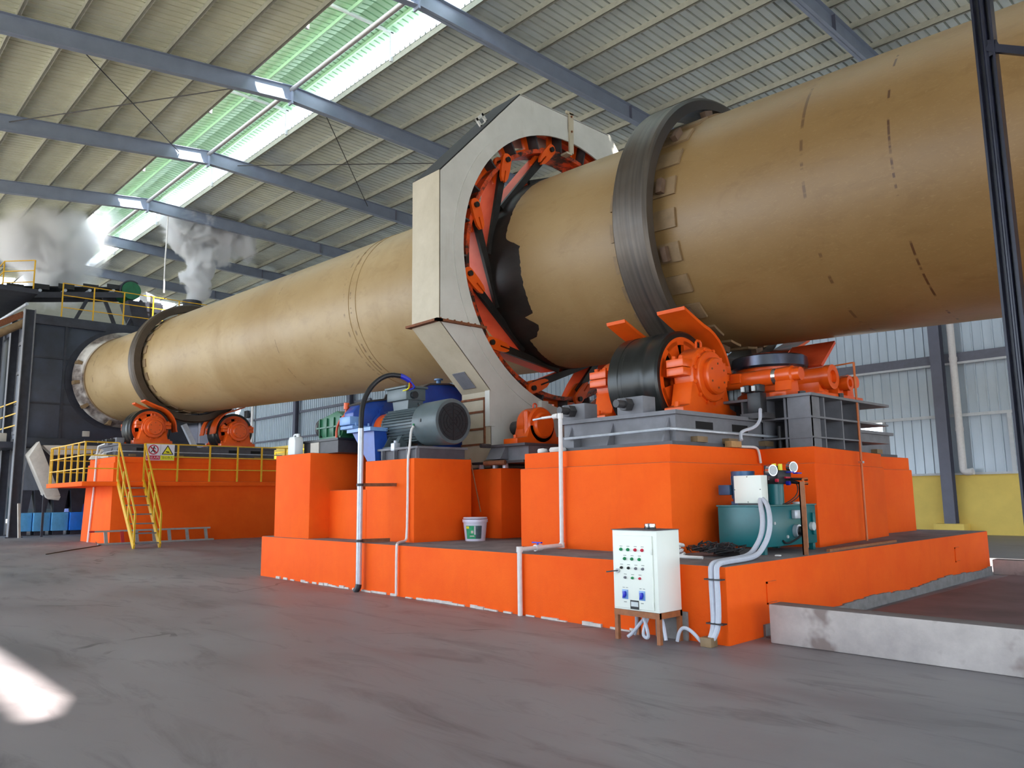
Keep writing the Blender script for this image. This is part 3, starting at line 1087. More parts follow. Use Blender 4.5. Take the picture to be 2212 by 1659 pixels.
def build_guard():
    t = thing('gear_guard', 'tall white sheet steel gear guard with a round opening around the kiln', 'gear guard', (-10.5, 11, 1.86))
    c = (11.0, 5.72)
    RH = 2.736
    ol = outline(GUARD, c)
    n = len(ol)
    for (x0, x1, nm) in ((-10.17, -10.15, 'front_plate'), (-10.92, -10.90, 'rear_plate')):
        mb = MB()
        for x in (x0, x1):
            for a, s_ in ol:
                mb.v.append((x, c[0] + math.cos(a) * RH, c[1] + math.sin(a) * RH))
            for a, s_ in ol:
                mb.v.append((x, c[0] + math.cos(a) * s_, c[1] + math.sin(a) * s_))
        for i in range(n):
            j = (i + 1) % n
            mb.f.append((i, j, n + j, n + i))
            mb.f.append((2 * n + i, 2 * n + j, 3 * n + j, 3 * n + i))
            mb.f.append((i, j, 2 * n + j, 2 * n + i))
            mb.f.append((n + i, n + j, 3 * n + j, 3 * n + i))
        part(t, nm, mb, M['guard'])
    names = ['top', 'right_slope', 'right_side', 'right_lower', 'right_leg', 'bottom', 'left_leg', 'left_lower', 'left_side', 'left_slope']
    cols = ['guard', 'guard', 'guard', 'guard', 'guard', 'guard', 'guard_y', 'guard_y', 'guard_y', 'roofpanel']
    for i in range(len(GUARD)):
        a, b = GUARD[i], GUARD[(i + 1) % len(GUARD)]
        d = Vector((0, b[0] - a[0], b[1] - a[1])).normalized()
        nn = Vector((0, -d.z, d.y)) * 0.012
        mb = MB()
        p = [Vector((-10.92, a[0], a[1])), Vector((-10.15, a[0], a[1])), Vector((-10.15, b[0], b[1])), Vector((-10.92, b[0], b[1]))]
        mb.hexa([v - nn for v in p] + [v + nn for v in p])
        part(t, 'side_panel', mb, M[cols[i]], smooth=0, label='dark top panel' if i == 9 else None)
    part(t, 'rim_band', MB().lathe([(0, RH - .004), (0, 2.94), (.018, 2.94), (.018, RH - .004)], (-10.15, 11, 5.72), (1, 0, 0), 96, closed=True), M['guard'])
    # rusty joint flange and its bolts
    fl = MB().box(-10.99, -10.08, 7.66, 7.78, 4.29, 4.33).box(-10.16, -10.08, 7.66, 8.74, 4.29, 4.33)
    part(t, 'joint_flange', fl, M['rust'], smooth=0)
    for k in range(7):
        part(t, 'flange_bolt', MB().bolt((-10.11, 7.75 + .15 * k, 4.33), (0, 0, 1), .018, .02), M['rust'])
    fl = MB().box(-10.99, -10.08, 14.22, 14.34, 4.29, 4.33)
    part(t, 'joint_flange', fl, M['rust'], smooth=0)
    # strap over the top and one at the bottom
    st = MB()
    st.hexa([(-10.13, 10.99, 8.2), (-10.09, 10.99, 8.2), (-10.09, 11.1, 8.2), (-10.13, 11.1, 8.2),
             (-10.13, 11.0, 9.06), (-10.09, 11.0, 9.06), (-10.09, 11.12, 9.06), (-10.13, 11.12, 9.06)])
    st.box(-10.4, -10.09, 10.9, 11.05, 8.16, 8.2).box(-10.13, -10.09, 10.92, 11.12, 9.02, 9.08)
    part(t, 'strap', st, M['guard_y'], smooth=0)
    part(t, 'strap_bolt', MB().bolt((-10.09, 11.05, 8.98), (1, 0, 0), .022, .02), M['rust'])
    part(t, 'strap_bolt', MB().bolt((-10.09, 11.05, 8.66), (1, 0, 0), .022, .02), M['rust'])
    st = MB().box(-10.15, -10.05, 10.02, 10.2, 2.82, 3.12)
    part(t, 'lower_clamp', st, M['guard'], 0.01)
    # lifting lug on the dark slope
    lg = MB()
    y, z = 9.0, 8.24
    nn = Vector((0, -.72, .69))
    dd = Vector((0, .69, .72))
    for (u0, u1, v0, v1) in ((-.12, -.07, 0, .2), (.07, .12, 0, .2), (-.12, .12, .15, .2), (-.12, .12, 0, .05)):
        q = [Vector((-10.42, y, z)) + dd * u + nn * v for (u, v) in ((u0, v0), (u1, v0), (u1, v1), (u0, v1))]
        lg.hexa(q + [p + Vector((.04, 0, 0)) for p in q])
    part(t, 'lifting_lug', lg, M['guard'], smooth=0)
    # inspection hatch on the lower left slope
    a, b = Vector((0, 7.76, 4.3)), Vector((0, 8.87, 3.22))
    d = (b - a).normalized()
    nn = Vector((0, -.7, -.71))
    def hp(x, s_, o):
        return Vector((x, 0, 0)) + a + d * s_ + nn * o
    hm = MB().hexa([hp(-10.75, 1.06, .01), hp(-10.42, 1.06, .01), hp(-10.42, 1.42, .01), hp(-10.75, 1.42, .01),
                    hp(-10.75, 1.06, .03), hp(-10.42, 1.06, .03), hp(-10.42, 1.42, .03), hp(-10.75, 1.42, .03)])
    part(t, 'inspection_hatch', hm, M['steel_grey'], smooth=0, label='grey inspection hatch')
    # small frame ribs on the left leg
    for z in (2.28, 2.55, 2.85, 3.08):
        part(t, 'leg_rib', MB().box(-10.92, -10.28, 8.83, 8.87, z, z + .035), M['rust'], smooth=0)
    part(t, 'leg_rib', MB().box(-10.30, -10.27, 8.83, 8.87, 2.26, 3.1), M['rust'], smooth=0)
    part(t, 'leg_corner', MB().box(-10.24, -10.12, 8.82, 8.95, 2.6, 3.22), M['guard'], smooth=0)


# ------------------------------------------------------------------ riding ring stations
def build_base_frame(cx, z0, h, label, far):
    """cx = x of ring centre"""
    t = thing('roller_base_frame', label, 'base frame', (cx, 11, z0))
    x0, x1 = cx - 1.05, cx + 1.35
    if far:
        x0, x1 = cx - 1.0, cx + 1.15
    y0, y1 = (7.85, 14.15) if not far else (8.25, 13.85)
    xb = x0
    if not far:
        x0 = cx - .5            # the front part is narrower, the rear part carries the far bearing
    ga, gb = M['steel_grey'], M['steel_grey_d']
    if far:
        ga = gb
    part(t, 'sole_plate', MB().box(x0 - .08, x1 + .05, y0 - .15, y1 + .15, z0, z0 + .05), gb, smooth=0)
    part(t, 'side_web', MB().box(x0, x0 + .05, y0, y1, z0 + .05, z0 + h - .05), ga, smooth=0)
    part(t, 'side_web', MB().box(x1 - .05, x1, y0, y1, z0 + .05, z0 + h - .05), ga, smooth=0)
    if not far:
        part(t, 'rear_extension', MB().box(xb, x0, y0 + .85, y1 - .6, z0, z0 + h - .05), ga, smooth=0)
        part(t, 'extension_plate', MB().box(xb - .06, x0, y0 + .8, y1 - .55, z0 + h - .05, z0 + h), ga, smooth=0)
    part(t, 'top_plate', MB().box(x0 - .06, x1 + .05, y0 - .06, y0 + 2.6, z0 + h - .05, z0 + h), ga, smooth=0)
    part(t, 'top_plate', MB().box(x0 - .06, x1 + .05, y1 - 2.6, y1 + .06, z0 + h - .05, z0 + h), ga, smooth=0)
    part(t, 'end_web', MB().box(x0 + .05, x1 - .05, y0, y0 + .04, z0 + .05, z0 + h - .05), ga, smooth=0)
    part(t, 'end_web', MB().box(x0 + .05, x1 - .05, y1 - .04, y1, z0 + .05, z0 + h - .05), ga, smooth=0)
    part(t, 'cross_web', MB().box(x0 + .05, x1 - .05, 10.9, 11.1, z0 + .05, z0 + h - .06), M['steel_grey_d'], smooth=0)
    for k, yy in enumerate((y0 + .55, y0 + 1.4, y1 - 1.8, y1 - .95) if far else (y0 + .42, y0 + 1.25)):
        part(t, 'slot', MB().box(x1 - .02, x1 + .004, yy, yy + .38, z0 + h * .52, z0 + h * .74), M['void'], smooth=0)
    for yy in (y0 + .3, y0 + 1.0, y0 + 1.9, y1 - .8):
        part(t, 'anchor_foot', MB().box(x1 + .0, x1 + .10, yy, yy + .22, z0 + .05, z0 + .12), M['pad'], smooth=0)
    # adjusting screw blocks at the front end
    for xx in (cx - .5, cx + .48):
        part(t, 'screw_block', MB().box(xx, xx + .42, y0 - .04, y0 + .22, z0 + h, z0 + h + .22), M['steel_grey'], 0.01)
        part(t, 'screw', MB().cyl((xx + .2, y0 - .3, z0 + h + .12), (xx + .2, y0 + .3, z0 + h + .12), .05), M['steel_dark'])
        part(t, 'screw_nut', MB().cyl((xx + .2, y0 - .16, z0 + h + .12), (xx + .2, y0 - .04, z0 + h + .12), .085, n=6), M['steel_dark'])
    # sloping gussets on the front end
    for xx in (x0 + .12, cx + .35, x1 - .12):
        g3 = MB().prism([(y0, z0 + .05), (y0 - .14, z0 + .05), (y0, z0 + h - .08)], 'x', xx, xx + .03)
        part(t, 'gusset', g3, M['steel_grey'], smooth=0)
    part(t, 'front_shelf', MB().box(x0 + .02, x0 + .3, y0 - .14, y0, z0 + .05, z0 + .2), M['steel_grey'], smooth=0)
    # lubrication pipe round the frame
    zz = z0 + h * .44
    part(t, 'lube_pipe', MB().tube([(x0 + .2, y0 - .2, zz - .02), (x1 + .07, y0 - .2, zz), (x1 + .08, y0 - .1, zz), (x1 + .08, y1 - 2.4 if not far else y1 + .3, zz)], .018, 8), M['galv'])
    return t


def build_roller():
    """support roller left of the kiln axis; origin on the roller axis at ring centre"""
    ox, oy, oz = 0.0, 0.0, 0.0
    t = thing('support_roller', 'x', 'support roller', (0, 0, 0))
    R = 0.72
    part(t, 'tread', MB().lathe([(-.47, .63), (-.47, R - .03), (-.44, R), (-.27, R), (-.26, R - .008), (-.2, R - .008), (-.19, R), (.0, R - .002), (.12, R), (.13, R - .006), (.2, R - .006), (.21, R), (.40, R), (.43, R - .03), (.43, .63)], (0, 0, 0), (1, 0, 0), 64, closed=True), M['steel_black'])
    for s in (-1, 1):
        hb = MB()
        x0, x1 = (.36, .41) if s > 0 else (-.44, -.39)
        for i in range(8):
            a0 = 2 * PI * i / 8
            hb.lathe([(x0, .28), (x0, .58), (x1, .58), (x1, .28)], (0, 0, 0), (1, 0, 0), 3, True, a0, a0 + 2 * PI / 8 * .62)
        hb.lathe([(x0, .10), (x0, .30), (x1, .30), (x1, .10)], (0, 0, 0), (1, 0, 0), 32, True)
        hb.lathe([(x0, .52), (x0, .64), (x1, .64), (x1, .52)], (0, 0, 0), (1, 0, 0), 32, True)
        part(t, 'spoked_web', hb, M['orange'], kind='stuff')
    part(t, 'hub_back', MB().cyl((-.1, 0, 0), (.1, 0, 0), .62, n=32), M['void'])
    part(t, 'shaft', MB().cyl((-.95, 0, 0), (.85, 0, 0), .14, n=24), M['orange'])
    for s in (-1, 1):
        a, b = (.50, .82) if s > 0 else (-.92, -.56)
        face = b if s > 0 else a
        out = .06 * s
        hs = part(t, 'bearing_housing', MB().lathe([(0, .05), (0, .40), (.03, .43), (b - a - .03, .43), (b - a, .40), (b - a, .05)], (a, 0, 0), (1, 0, 0), 40), M['orange'])
        part(hs, 'end_cover', MB().lathe([(0, .36), (.045, .36), (.06, .345), (.06, .26), (.12, .26), (.14, .24), (.14, .01)], (face, 0, 0), (s, 0, 0), 40), M['orange'])
        for k in range(12):
            th = 2 * PI * (k + .5) / 12
            part(hs, 'cover_bolt', MB().bolt((face, .385 * math.cos(th), .385 * math.sin(th)), (s, 0, 0), .028, .03), M['orange'])
        for k in range(6):
            th = 2 * PI * (k + .5) / 6
            part(hs, 'inner_bolt', MB().bolt((face + s * .135, .17 * math.cos(th), .17 * math.sin(th)), (s, 0, 0), .016, .012), M['rust'])
        # split ears with bolts
        for e in (-1, 1):
            er = MB().box(a + .02, b - .02, min(e * .36, e * .60), max(e * .36, e * .60), -.02, .09)
            er.box(a + .02, b - .02, min(e * .36, e * .60), max(e * .36, e * .60), .10, .21)
            part(hs, 'split_ear', er, M['orange'], 0.008, kind='stuff')
            for xx in (a + .1, b - .1):
                part(hs, 'ear_bolt', MB().cyl((xx, e * .52, .21), (xx, e * .52, .26), .035, n=6), M['orange'])
        # pedestal
        pd = MB().prism([(-.66, -.62), (.66, -.62), (.66, -.46), (.5, -.42), (.42, -.1), (-.42, -.1), (-.5, -.42), (-.66, -.46)], 'x', a, b)
        part(hs, 'pedestal', pd, M['orange'], 0.015)
        for e in (-1, 1):
            part(hs, 'foot_bolt', MB().cyl((a + .16, e * .58, -.46), (a + .16, e * .58, -.38), .04, n=6), M['orange'])
        part(hs, 'eye_bolt', MB().tube([((a + b) / 2, -.06, .42), ((a + b) / 2, -.06, .54), ((a + b) / 2, .06, .54), ((a + b) / 2, .06, .42)], .018, 8, 1), M['orange'])
        # curved nip guard
        gu = MB()
        xs = (.18, .66) if s > 0 else (-.78, -.42)
        pts = [(-.30, .98), (-.02, .86)]
        for k in range(9):
            th = math.radians(80 - 80 * k / 8)
            pts.append((.80 * math.cos(th) + .03, .80 * math.sin(th)))
        pts.append((.86, -.1))
        o = 0
        for (yy, zz) in pts:
            nv = Vector((0, yy, zz)).normalized() * .025
            for (x, sg) in ((xs[0], -1), (xs[1], -1), (xs[1], 1), (xs[0], 1)):
                gu.v.append((x, yy + nv.y * sg, zz + nv.z * sg))
        for i in range(len(pts) - 1):
            for e in range(4):
                e2 = (e + 1) % 4
                gu.f.append((4 * i + e, 4 * i + e2, 4 * i + 4 + e2, 4 * i + 4 + e))
        gu.f.append((0, 3, 2, 1))
        z = 4 * (len(pts) - 1)
        gu.f.append((z, z + 1, z + 2, z + 3))
        part(t, 'nip_guard', gu, M['orange'], smooth=30)
    return t


def build_stations():
    proto = build_roller()
    spots = [(-6.94, 9.45, 3.03, 0, 'big black support roller with orange bearings in front of the near riding ring'),
             (-6.94, 12.55, 3.03, 1, 'support roller behind the kiln, hidden mostly by the thrust roller'),
             (-29.78, 9.45, 3.96, 0, 'left one of the two distant orange-cased support rollers'),
             (-29.78, 12.55, 3.96, 1, 'right one of the two distant orange-cased support rollers')]
    for i, (x, y, z, fl, lab) in enumerate(spots):
        o = proto if i == 0 else dup(proto, (x, y, z))
        o.location = (x, y, z)
        o['label'] = lab
        o['group'] = 'support rollers'
        if fl:
            # guards sit on the inner side: mirror them
            for ch in o.children:
                if ch.name.startswith('nip_guard'):
                    ch.scale = (1, -1, 1)
    build_base_frame(-6.94, 1.98, .43, 'grey steel base frame under the near support rollers', False)
    build_base_frame(-29.78, 2.87, .47, 'grey steel base frame under the distant pair of rollers', True)


build_foundations()
build_kiln()
build_guard()
build_stations()


# ------------------------------------------------------------------ thrust roller
def build_thrust():
    t = thing('thrust_roller_support', 'ribbed dark grey steel box frame carrying the flat thrust roller', 'steel frame', (-5.6, 10.8, 1.98))
    x0, x1, y0, y1 = -6.7, -4.86, 9.82, 12.0
    part(t, 'core', MB().box(x0, x1 - .30, y0 + .30, y1 - .1, 1.985, 2.70), M['steel_dark'], smooth=0)  # core coloured dark to imitate shade between the ribs
    for z, th in ((1.985, .02), (2.13, .02), (2.40, .025), (2.70, .035)):
        if z < 2.1:
            continue
        e = .05 if z > 2.6 else .02
        part(t, 'shelf_plate', MB().box(x0, x1 + e, y0 - e, y1 + .25, z - th, z), M['steel_grey'], smooth=0)
    for x in (x1 - .02, x1 - .34, x1 - .66, x1 - .98, x1 - 1.3):
        part(t, 'rib', MB().box(x - .03, x, y0, y0 + .31, 1.985, 2.68), M['steel_grey'], smooth=0)
    for y in (y0 + .02, y0 + .42, y0 + .95, y0 + 1.5):
        part(t, 'rib', MB().box(x1 - .31, x1, y - .03, y, 1.985, 2.68), M['steel_grey'], smooth=0)
    part(t, 'corner_post', MB().box(x1 - .36, x1 - .02, y0 + .06, y0 + .1, 1.985, 2.68), M['steel_grey'], smooth=0)
    part(t, 'anchor_bolt', MB().cyl((x1 - .5, y0 + .1, 1.985), (x1 - .5, y0 + .1, 2.3), .03, n=8), M['steel_dark'])
    part(t, 'anchor_bolt', MB().cyl((x1 - .12, y0 + 1.2, 2.68), (x1 - .12, y0 + 1.2, 2.8), .04, n=8), M['steel_dark'])
    part(t, 'top_bolt', MB().cyl((x1 - .2, y0 + .2, 2.7), (x1 - .2, y0 + .2, 2.76), .05, n=6), M['steel_dark'])

    t = thing('thrust_roller', 'flat polished thrust roller on an orange housing beneath the kiln', 'thrust roller', (-6.08, 11.0, 2.70))
    c = (-6.05, 11.0)
    part(t, 'disc', MB().lathe([(3.25, .40), (3.25, .55), (3.28, .575), (3.43, .555), (3.45, .53), (3.45, .2)], (c[0], c[1], 0), (0, 0, 1), 64), M['steel_bright'], smooth=30)
    part(t, 'disc_cap', MB().cyl((c[0], c[1], 3.45), (c[0], c[1], 3.49), .4, .34, 32), M['orange_red'])
    part(t, 'housing', MB().lathe([(2.70, .5), (2.86, .5), (2.9, .44), (3.08, .42), (3.14, .5), (3.25, .5)], (c[0], c[1], 0), (0, 0, 1), 40), M['orange'])
    part(t, 'slide_base', MB().box(-6.66, -5.0, 10.5, 11.8, 2.70, 2.79), M['orange'], 0.01)
    # two cylinders parallel to the kiln
    for y, z, rr, xe in ((10.12, 3.02, .12, -5.5), (11.62, 3.02, .12, -5.4)):
        cy_ = part(t, 'hydraulic_cylinder', MB().lathe([(0, .02), (0, rr), (.9, rr), (.92, rr - .01), (.92, .02)], (xe - .92, y, z), (1, 0, 0), 24), M['orange'])
        part(cy_, 'rod_ring', MB().cyl((xe, y, z), (xe + .06, y, z), rr * .95, n=24), M['chrome'])
        part(cy_, 'clevis_head', MB().lathe([(0, .02), (0, .115), (.22, .125), (.24, .09), (.34, .09), (.34, .01)], (xe + .06, y, z), (1, 0, 0), 24), M['orange'])
        part(cy_, 'foot', MB().prism([(y - .26, 2.70), (y + .26, 2.70), (y + .26, 2.77), (y + .11, 2.8), (y + .09, z - .08), (y - .09, z - .08), (y - .11, 2.8), (y - .26, 2.77)], 'x', xe + .05, xe + .3), M['orange'], 0.01)
        part(cy_, 'clamp_band', MB().box(xe - .62, xe - .46, y - rr - .02, y + rr + .02, z - .05, z + .09), M['orange'], 0.01)
    # flanged roller shaft ends
    for y, z, rr, x in ((11.0, 3.05, .18, -5.06), (11.36, 2.98, .11, -4.98)):
        sh = part(t, 'shaft_end', MB().lathe([(-.7, .02), (-.7, rr * .9), (-.1, rr * .9), (-.1, rr), (0, rr), (0, rr * .55), (-.06, rr * .5), (-.06, .01)], (x, y, z), (1, 0, 0), 32), M['orange'])
        part(sh, 'shaft_saddle', MB().box(x - .6, x - .15, y - rr * .8, y + rr * .8, 2.70, z), M['orange'], 0.01)
    # raised scraper plate
    sc = MB().prism([(11.15, 3.28), (11.2, 3.25), (11.68, 3.66), (11.66, 3.70)], 'x', -6.0, -5.3)
    part(t, 'scraper_plate', sc, M['orange_red'], smooth=0)

    t = thing('valve_block', 'black hydraulic valve block with two solenoids behind the front bearing', 'valve', (-5.5, 9.5, 2.41))
    part(t, 'body', MB().box(-5.56, -5.36, 9.46, 9.62, 2.46, 2.74), M['black'], 0.01)
    part(t, 'mount_foot', MB().box(-5.66, -5.3, 9.44, 9.7, 2.385, 2.46), M['steel_dark'])
    for x in (-5.60, -5.44):
        s = part(t, 'solenoid', MB().box(x, x + .10, 9.42, 9.56, 2.74, 2.84), M['black'], 0.01)
        part(s, 'solenoid_plug', MB().box(x - .01, x + .04, 9.39, 9.42, 2.75, 2.82), M['glass_white'], 0.006)
    single('valve_conduit', MB().tube([(-5.36, 9.44, 2.50), (-5.33, 9.38, 2.45), (-5.29, 9.30, 2.34), (-5.32, 9.2, 2.24), (-5.40, 9.0, 2.19), (-5.38, 8.95, 2.12), (-5.36, 8.93, 2.07)], .022, 8, 2), M['grey_hose'],
           'pale flexible conduit curving from the valve block to the wooden block', 'conduit', (-5.36, 9.2, 2.1))
    single('wooden_block', MB().box(-5.50, -5.40, 8.76, 9.0, 1.98, 2.06), M['wood'], 'small raw timber block lying on the orange pier edge', 'wood block', (-5.4, 8.9, 1.98), bevel=.006)
    t = thing('cap_conduit', 'white conduit running along the pier edge and down its flank above the teal tank', 'conduit', (-5.40, 9.3, 1.9))
    part(t, 'tube', MB().tube([(-5.47, 9.0, 2.0), (-5.44, 9.25, 2.0), (-5.41, 9.36, 2.0), (-5.405, 9.42, 1.95), (-5.405, 9.45, 1.79)], .017, 8, 2), M['white'])
    t = thing('oil_pipe', 'thin orange-brown oil pipe rising up the thrust pier corner', 'pipe', (-4.85, 11.2, .72))
    part(t, 'riser', MB().tube([(-4.84, 11.2, .72), (-4.84, 11.2, 3.25)], .017, 8), M['orange_pipe'])
    part(t, 'top_run', MB().tube([(-4.84, 11.2, 3.25), (-5.5, 11.35, 3.25)], .011, 8), M['orange_pipe'])
    part(t, 'pipe_clip', MB().box(-4.87, -4.81, 11.17, 11.23, 1.8, 1.83), M['chrome'])


# ------------------------------------------------------------------ drive
def build_drive():
    # main motor
    cx, cy, cz = -10.6, 7.64, 2.575
    t = thing('drive_motor', 'big grey-green finned electric motor with black fan grille', 'electric motor', (cx, cy, 2.0))
    part(t, 'body', MB().lathe([(-.62, .05), (-.62, .27), (-.58, .29), (.35, .29), (.35, .05)], (cx, cy, cz), (1, 0, 0), 40), M['motor'])
    for i in range(40):
        a = 2 * PI * i / 40
        if 0.6 < a - PI / 2 + PI < 0:
            continue
        d = Vector((0, math.cos(a), math.sin(a)))
        if d.z > .86 or d.z < -.86:
            continue
        p = Vector((cx, cy, cz)) + d * .30
        e = Vector((0, -math.sin(a), math.cos(a))) * .005
        f = MB().hexa([p + Vector((-.58, 0, 0)) - d * .02 - e, p + Vector((.34, 0, 0)) - d * .02 - e, p + Vector((.34, 0, 0)) - d * .02 + e, p + Vector((-.58, 0, 0)) - d * .02 + e,
                       p + Vector((-.58, 0, 0)) + d * .035 - e, p + Vector((.34, 0, 0)) + d * .035 - e, p + Vector((.34, 0, 0)) + d * .035 + e, p + Vector((-.58, 0, 0)) + d * .035 + e])
        part(t, 'cooling_fin', f, M['motor'], smooth=0)
    cw = part(t, 'fan_cowl', MB().lathe([(.30, .30), (.34, .355), (.94, .365), (.97, .35), (.97, .30), (.93, .30), (.93, .02)], (cx, cy, cz), (1, 0, 0), 48), M['motor'])
    part(cw, 'fan_grille', MB().lathe([(.945, .02), (.945, .30), (.965, .30), (.965, .02)], (cx, cy, cz), (1, 0, 0), 48), M['motor_d'])
    for i in range(4):
        a = PI * i / 4
        d = Vector((0, math.cos(a), math.sin(a)))
        p = Vector((cx + .966, cy, cz))
        part(cw, 'grille_spoke', MB().bar(p - d * .295, p + d * .295, .008, .008, (1, 0, 0)), M['black'], smooth=0)
    for rr in (.07, .13, .19, .25):
        part(cw, 'grille_ring', MB().lathe([(.965, rr), (.97, rr), (.97, rr + .006), (.965, rr + .006)], (cx, cy, cz), (1, 0, 0), 40, True), M['black'])
    part(cw, 'cowl_screw', MB().box(cx + .56, cx + .60, cy - .372, cy - .355, cz + .0, cz + .05), M['blackp'])
    part(t, 'end_bell', MB().lathe([(-.70, .02), (-.70, .18), (-.64, .29), (-.60, .29), (-.60, .02)], (cx, cy, cz), (1, 0, 0), 40), M['motor'])
    # feet
    for x in (-.52, -.16):
        for s in (-1, 1):
            part(t, 'foot', MB().prism([(cy + s * .14, cz - .24), (cy + s * .26, cz - .16), (cy + s * .38, 2.22), (cy + s * .16, 2.22)], 'x', cx + x, cx + x + .10), M['motor'], smooth=0)
    for s in (-1, 1):
        part(t, 'foot_rail', MB().box(cx - .8, cx - .1, cy + s * .30 - .1, cy + s * .30 + .1, 2.19, 2.225), M['motor'], smooth=0)
    # terminal box
    tb = part(t, 'terminal_box', MB().prism([(cx - .55, 3.0), (cx + .02, 3.0), (cx + .02, 3.20), (cx - .55, 3.20)], 'y', cy - .24, cy + .16), M['motor'], 0.015)
    part(tb, 'box_lid', MB().box(cx - .58, cx + .05, cy - .27, cy + .19, 3.20, 3.235), M['motor'], 0.008)
    part(tb, 'box_neck', MB().prism([(cx - .42, 2.82), (cx - .02, 2.82), (cx + .0, 3.0), (cx - .46, 3.0)], 'y', cy - .18, cy + .12), M['motor'], smooth=0)
    part(tb, 'cable_gland', MB().cyl((cx + .02, cy - .1, 3.08), (cx + .09, cy - .1, 3.08), .06, n=16), M['motor_d'])
    part(t, 'lifting_eye', MB().tube([(cx - .02, cy + .02, 2.86), (cx - .02, cy + .02, 2.95), (cx + .06, cy + .02, 2.95), (cx + .06, cy + .02, 2.86)], .014, 8, 1), M['motor'])

    t = thing('motor_base_frame', 'dark grey welded base frame under the finned motor', 'base frame', (-10.4, 7.6, 2.0))
    part(t, 'box', MB().box(-11.2, -9.92, 7.2, 8.1, 2.0, 2.16), M['steel_grey_d'], smooth=0)
    part(t, 'top_plate', MB().box(-11.25, -9.9, 7.14, 8.15, 2.155, 2.19), M['steel_grey'], smooth=0)
    for x in (-11.2, -10.9, -10.55, -10.2, -9.95):
        part(t, 'rib', MB().box(x, x + .025, 7.14, 7.2, 2.0, 2.16), M['steel_grey'], smooth=0)
    for x in (-11.14, -10.62):
        part(t, 'clamp_block', MB().box(x, x + .1, 7.13, 7.25, 2.14, 2.27), M['galv'], 0.01)
        part(t, 'clamp_bolt', MB().cyl((x + .05, 7.19, 2.27), (x + .05, 7.19, 2.31), .03, n=6), M['galv'])

    single('coupling_guard', MB().lathe([(0, .05), (0, .27), (.16, .27), (.2, .22), (.2, .05)], (-11.52, 7.64, 2.575), (1, 0, 0), 40), M['orange'],
           'round orange coupling guard between motor and blue gearbox', 'coupling guard', (-11.42, 7.64, 2.575))

    # blue main reducer
    t = thing('main_gearbox', 'large blue gear reducer with a humped top behind the motor', 'gearbox', (-12.1, 8.5, 1.54))
    up = [(7.0, 2.62), (9.95, 2.62), (9.95, 3.05), (9.75, 3.28), (9.45, 3.43), (9.05, 3.5), (8.6, 3.46), (8.2, 3.28), (7.7, 3.12), (7.3, 3.05), (7.12, 2.98), (7.0, 2.85)]
    part(t, 'upper_case', MB().prism(up, 'x', -11.86, -11.56), M['blue'], 0.02)
    lid = [(7.1, 3.0), (7.3, 3.07), (7.72, 3.14), (8.2, 3.30), (8.6, 3.48), (9.05, 3.52), (9.45, 3.45), (9.75, 3.30), (9.75, 3.27), (9.45, 3.42), (9.05, 3.49), (8.6, 3.45), (8.2, 3.27), (7.72, 3.11), (7.3, 3.04), (7.12, 2.97)]
    part(t, 'case_cover', MB().prism(lid, 'x', -11.9, -11.52), M['steel_dark'], smooth=0)
    part(t, 'split_flange', MB().box(-11.9, -11.5, 6.95, 10.0, 2.56, 2.62), M['blue_l'], 0.01)
    part(t, 'lower_case', MB().prism([(7.8, 2.0), (9.9, 2.0), (9.95, 2.56), (7.1, 2.56)], 'x', -11.86, -11.56), M['blue'], 0.015)
    part(t, 'pedestal', MB().hexa([(-11.24, 7.09, 2.0), (-11.0, 7.09, 2.0), (-11.0, 7.34, 2.0), (-11.24, 7.34, 2.0),
                                   (-11.72, 7.09, 2.5), (-11.05, 7.09, 2.5), (-11.05, 7.34, 2.5), (-11.72, 7.34, 2.5)]), M['blue'], smooth=0)
    part(t, 'pedestal_cap', MB().box(-11.76, -11.02, 7.0, 7.34, 2.5, 2.56), M['blue_l'], smooth=0)
    part(t, 'bearing_boss', MB().lathe([(0, .05), (0, .3), (.1, .3), (.12, .26), (.12, .05)], (-11.62, 7.64, 2.59), (1, 0, 0), 32), M['blue'])
    part(t, 'bearing_boss', MB().lathe([(0, .05), (0, .42), (.08, .42), (.1, .38), (.1, .05)], (-11.62, 9.1, 2.62), (1, 0, 0), 40), M['blue'])
    part(t, 'input_block', MB().box(-11.9, -11.55, 6.93, 7.12, 2.63, 2.78), M['blue_l'], 0.02)
    part(t, 'input_cap', MB().prism([(7.0, 2.78), (7.45, 2.78), (7.4, 3.03), (7.15, 3.0)], 'x', -11.86, -11.6), M['blue'], 0.02)
    for y in (7.5, 7.95):
        part(t, 'case_rib', MB().prism([(y, 2.62), (y + .08, 2.62), (y + .08, 3.0), (y, 2.9)], 'x', -11.62, -11.5), M['blue'], smooth=0)
    for y in (7.05, 7.3, 8.3, 8.8, 9.4, 9.85):
        part(t, 'flange_bolt', MB().cyl((-11.55, y, 2.52), (-11.55, y, 2.67), .02, n=6), M['blue_l'])
    vp = part(t, 'vent_stub', MB().cyl((-11.8, 9.0, 3.5), (-11.8, 9.0, 3.6), .045, n=12), M['blue_m'])
    part(vp, 'vent_cap', MB().cyl((-11.8, 9.0, 3.6), (-11.8, 9.0, 3.63), .085, n=16), M['blue_m'])
    part(t, 'top_lug', MB().prism([(7.75, 3.13), (7.95, 3.2), (7.9, 3.26), (7.8, 3.24)], 'x', -11.8, -11.76), M['steel_dark'], smooth=0)

    # green auxiliary gearbox and rusty motor
    t = thing('auxiliary_gearbox', 'small green auxiliary gearbox on a black frame at the top of the pillar', 'gearbox', (-12.64, 7.35, 2.19))
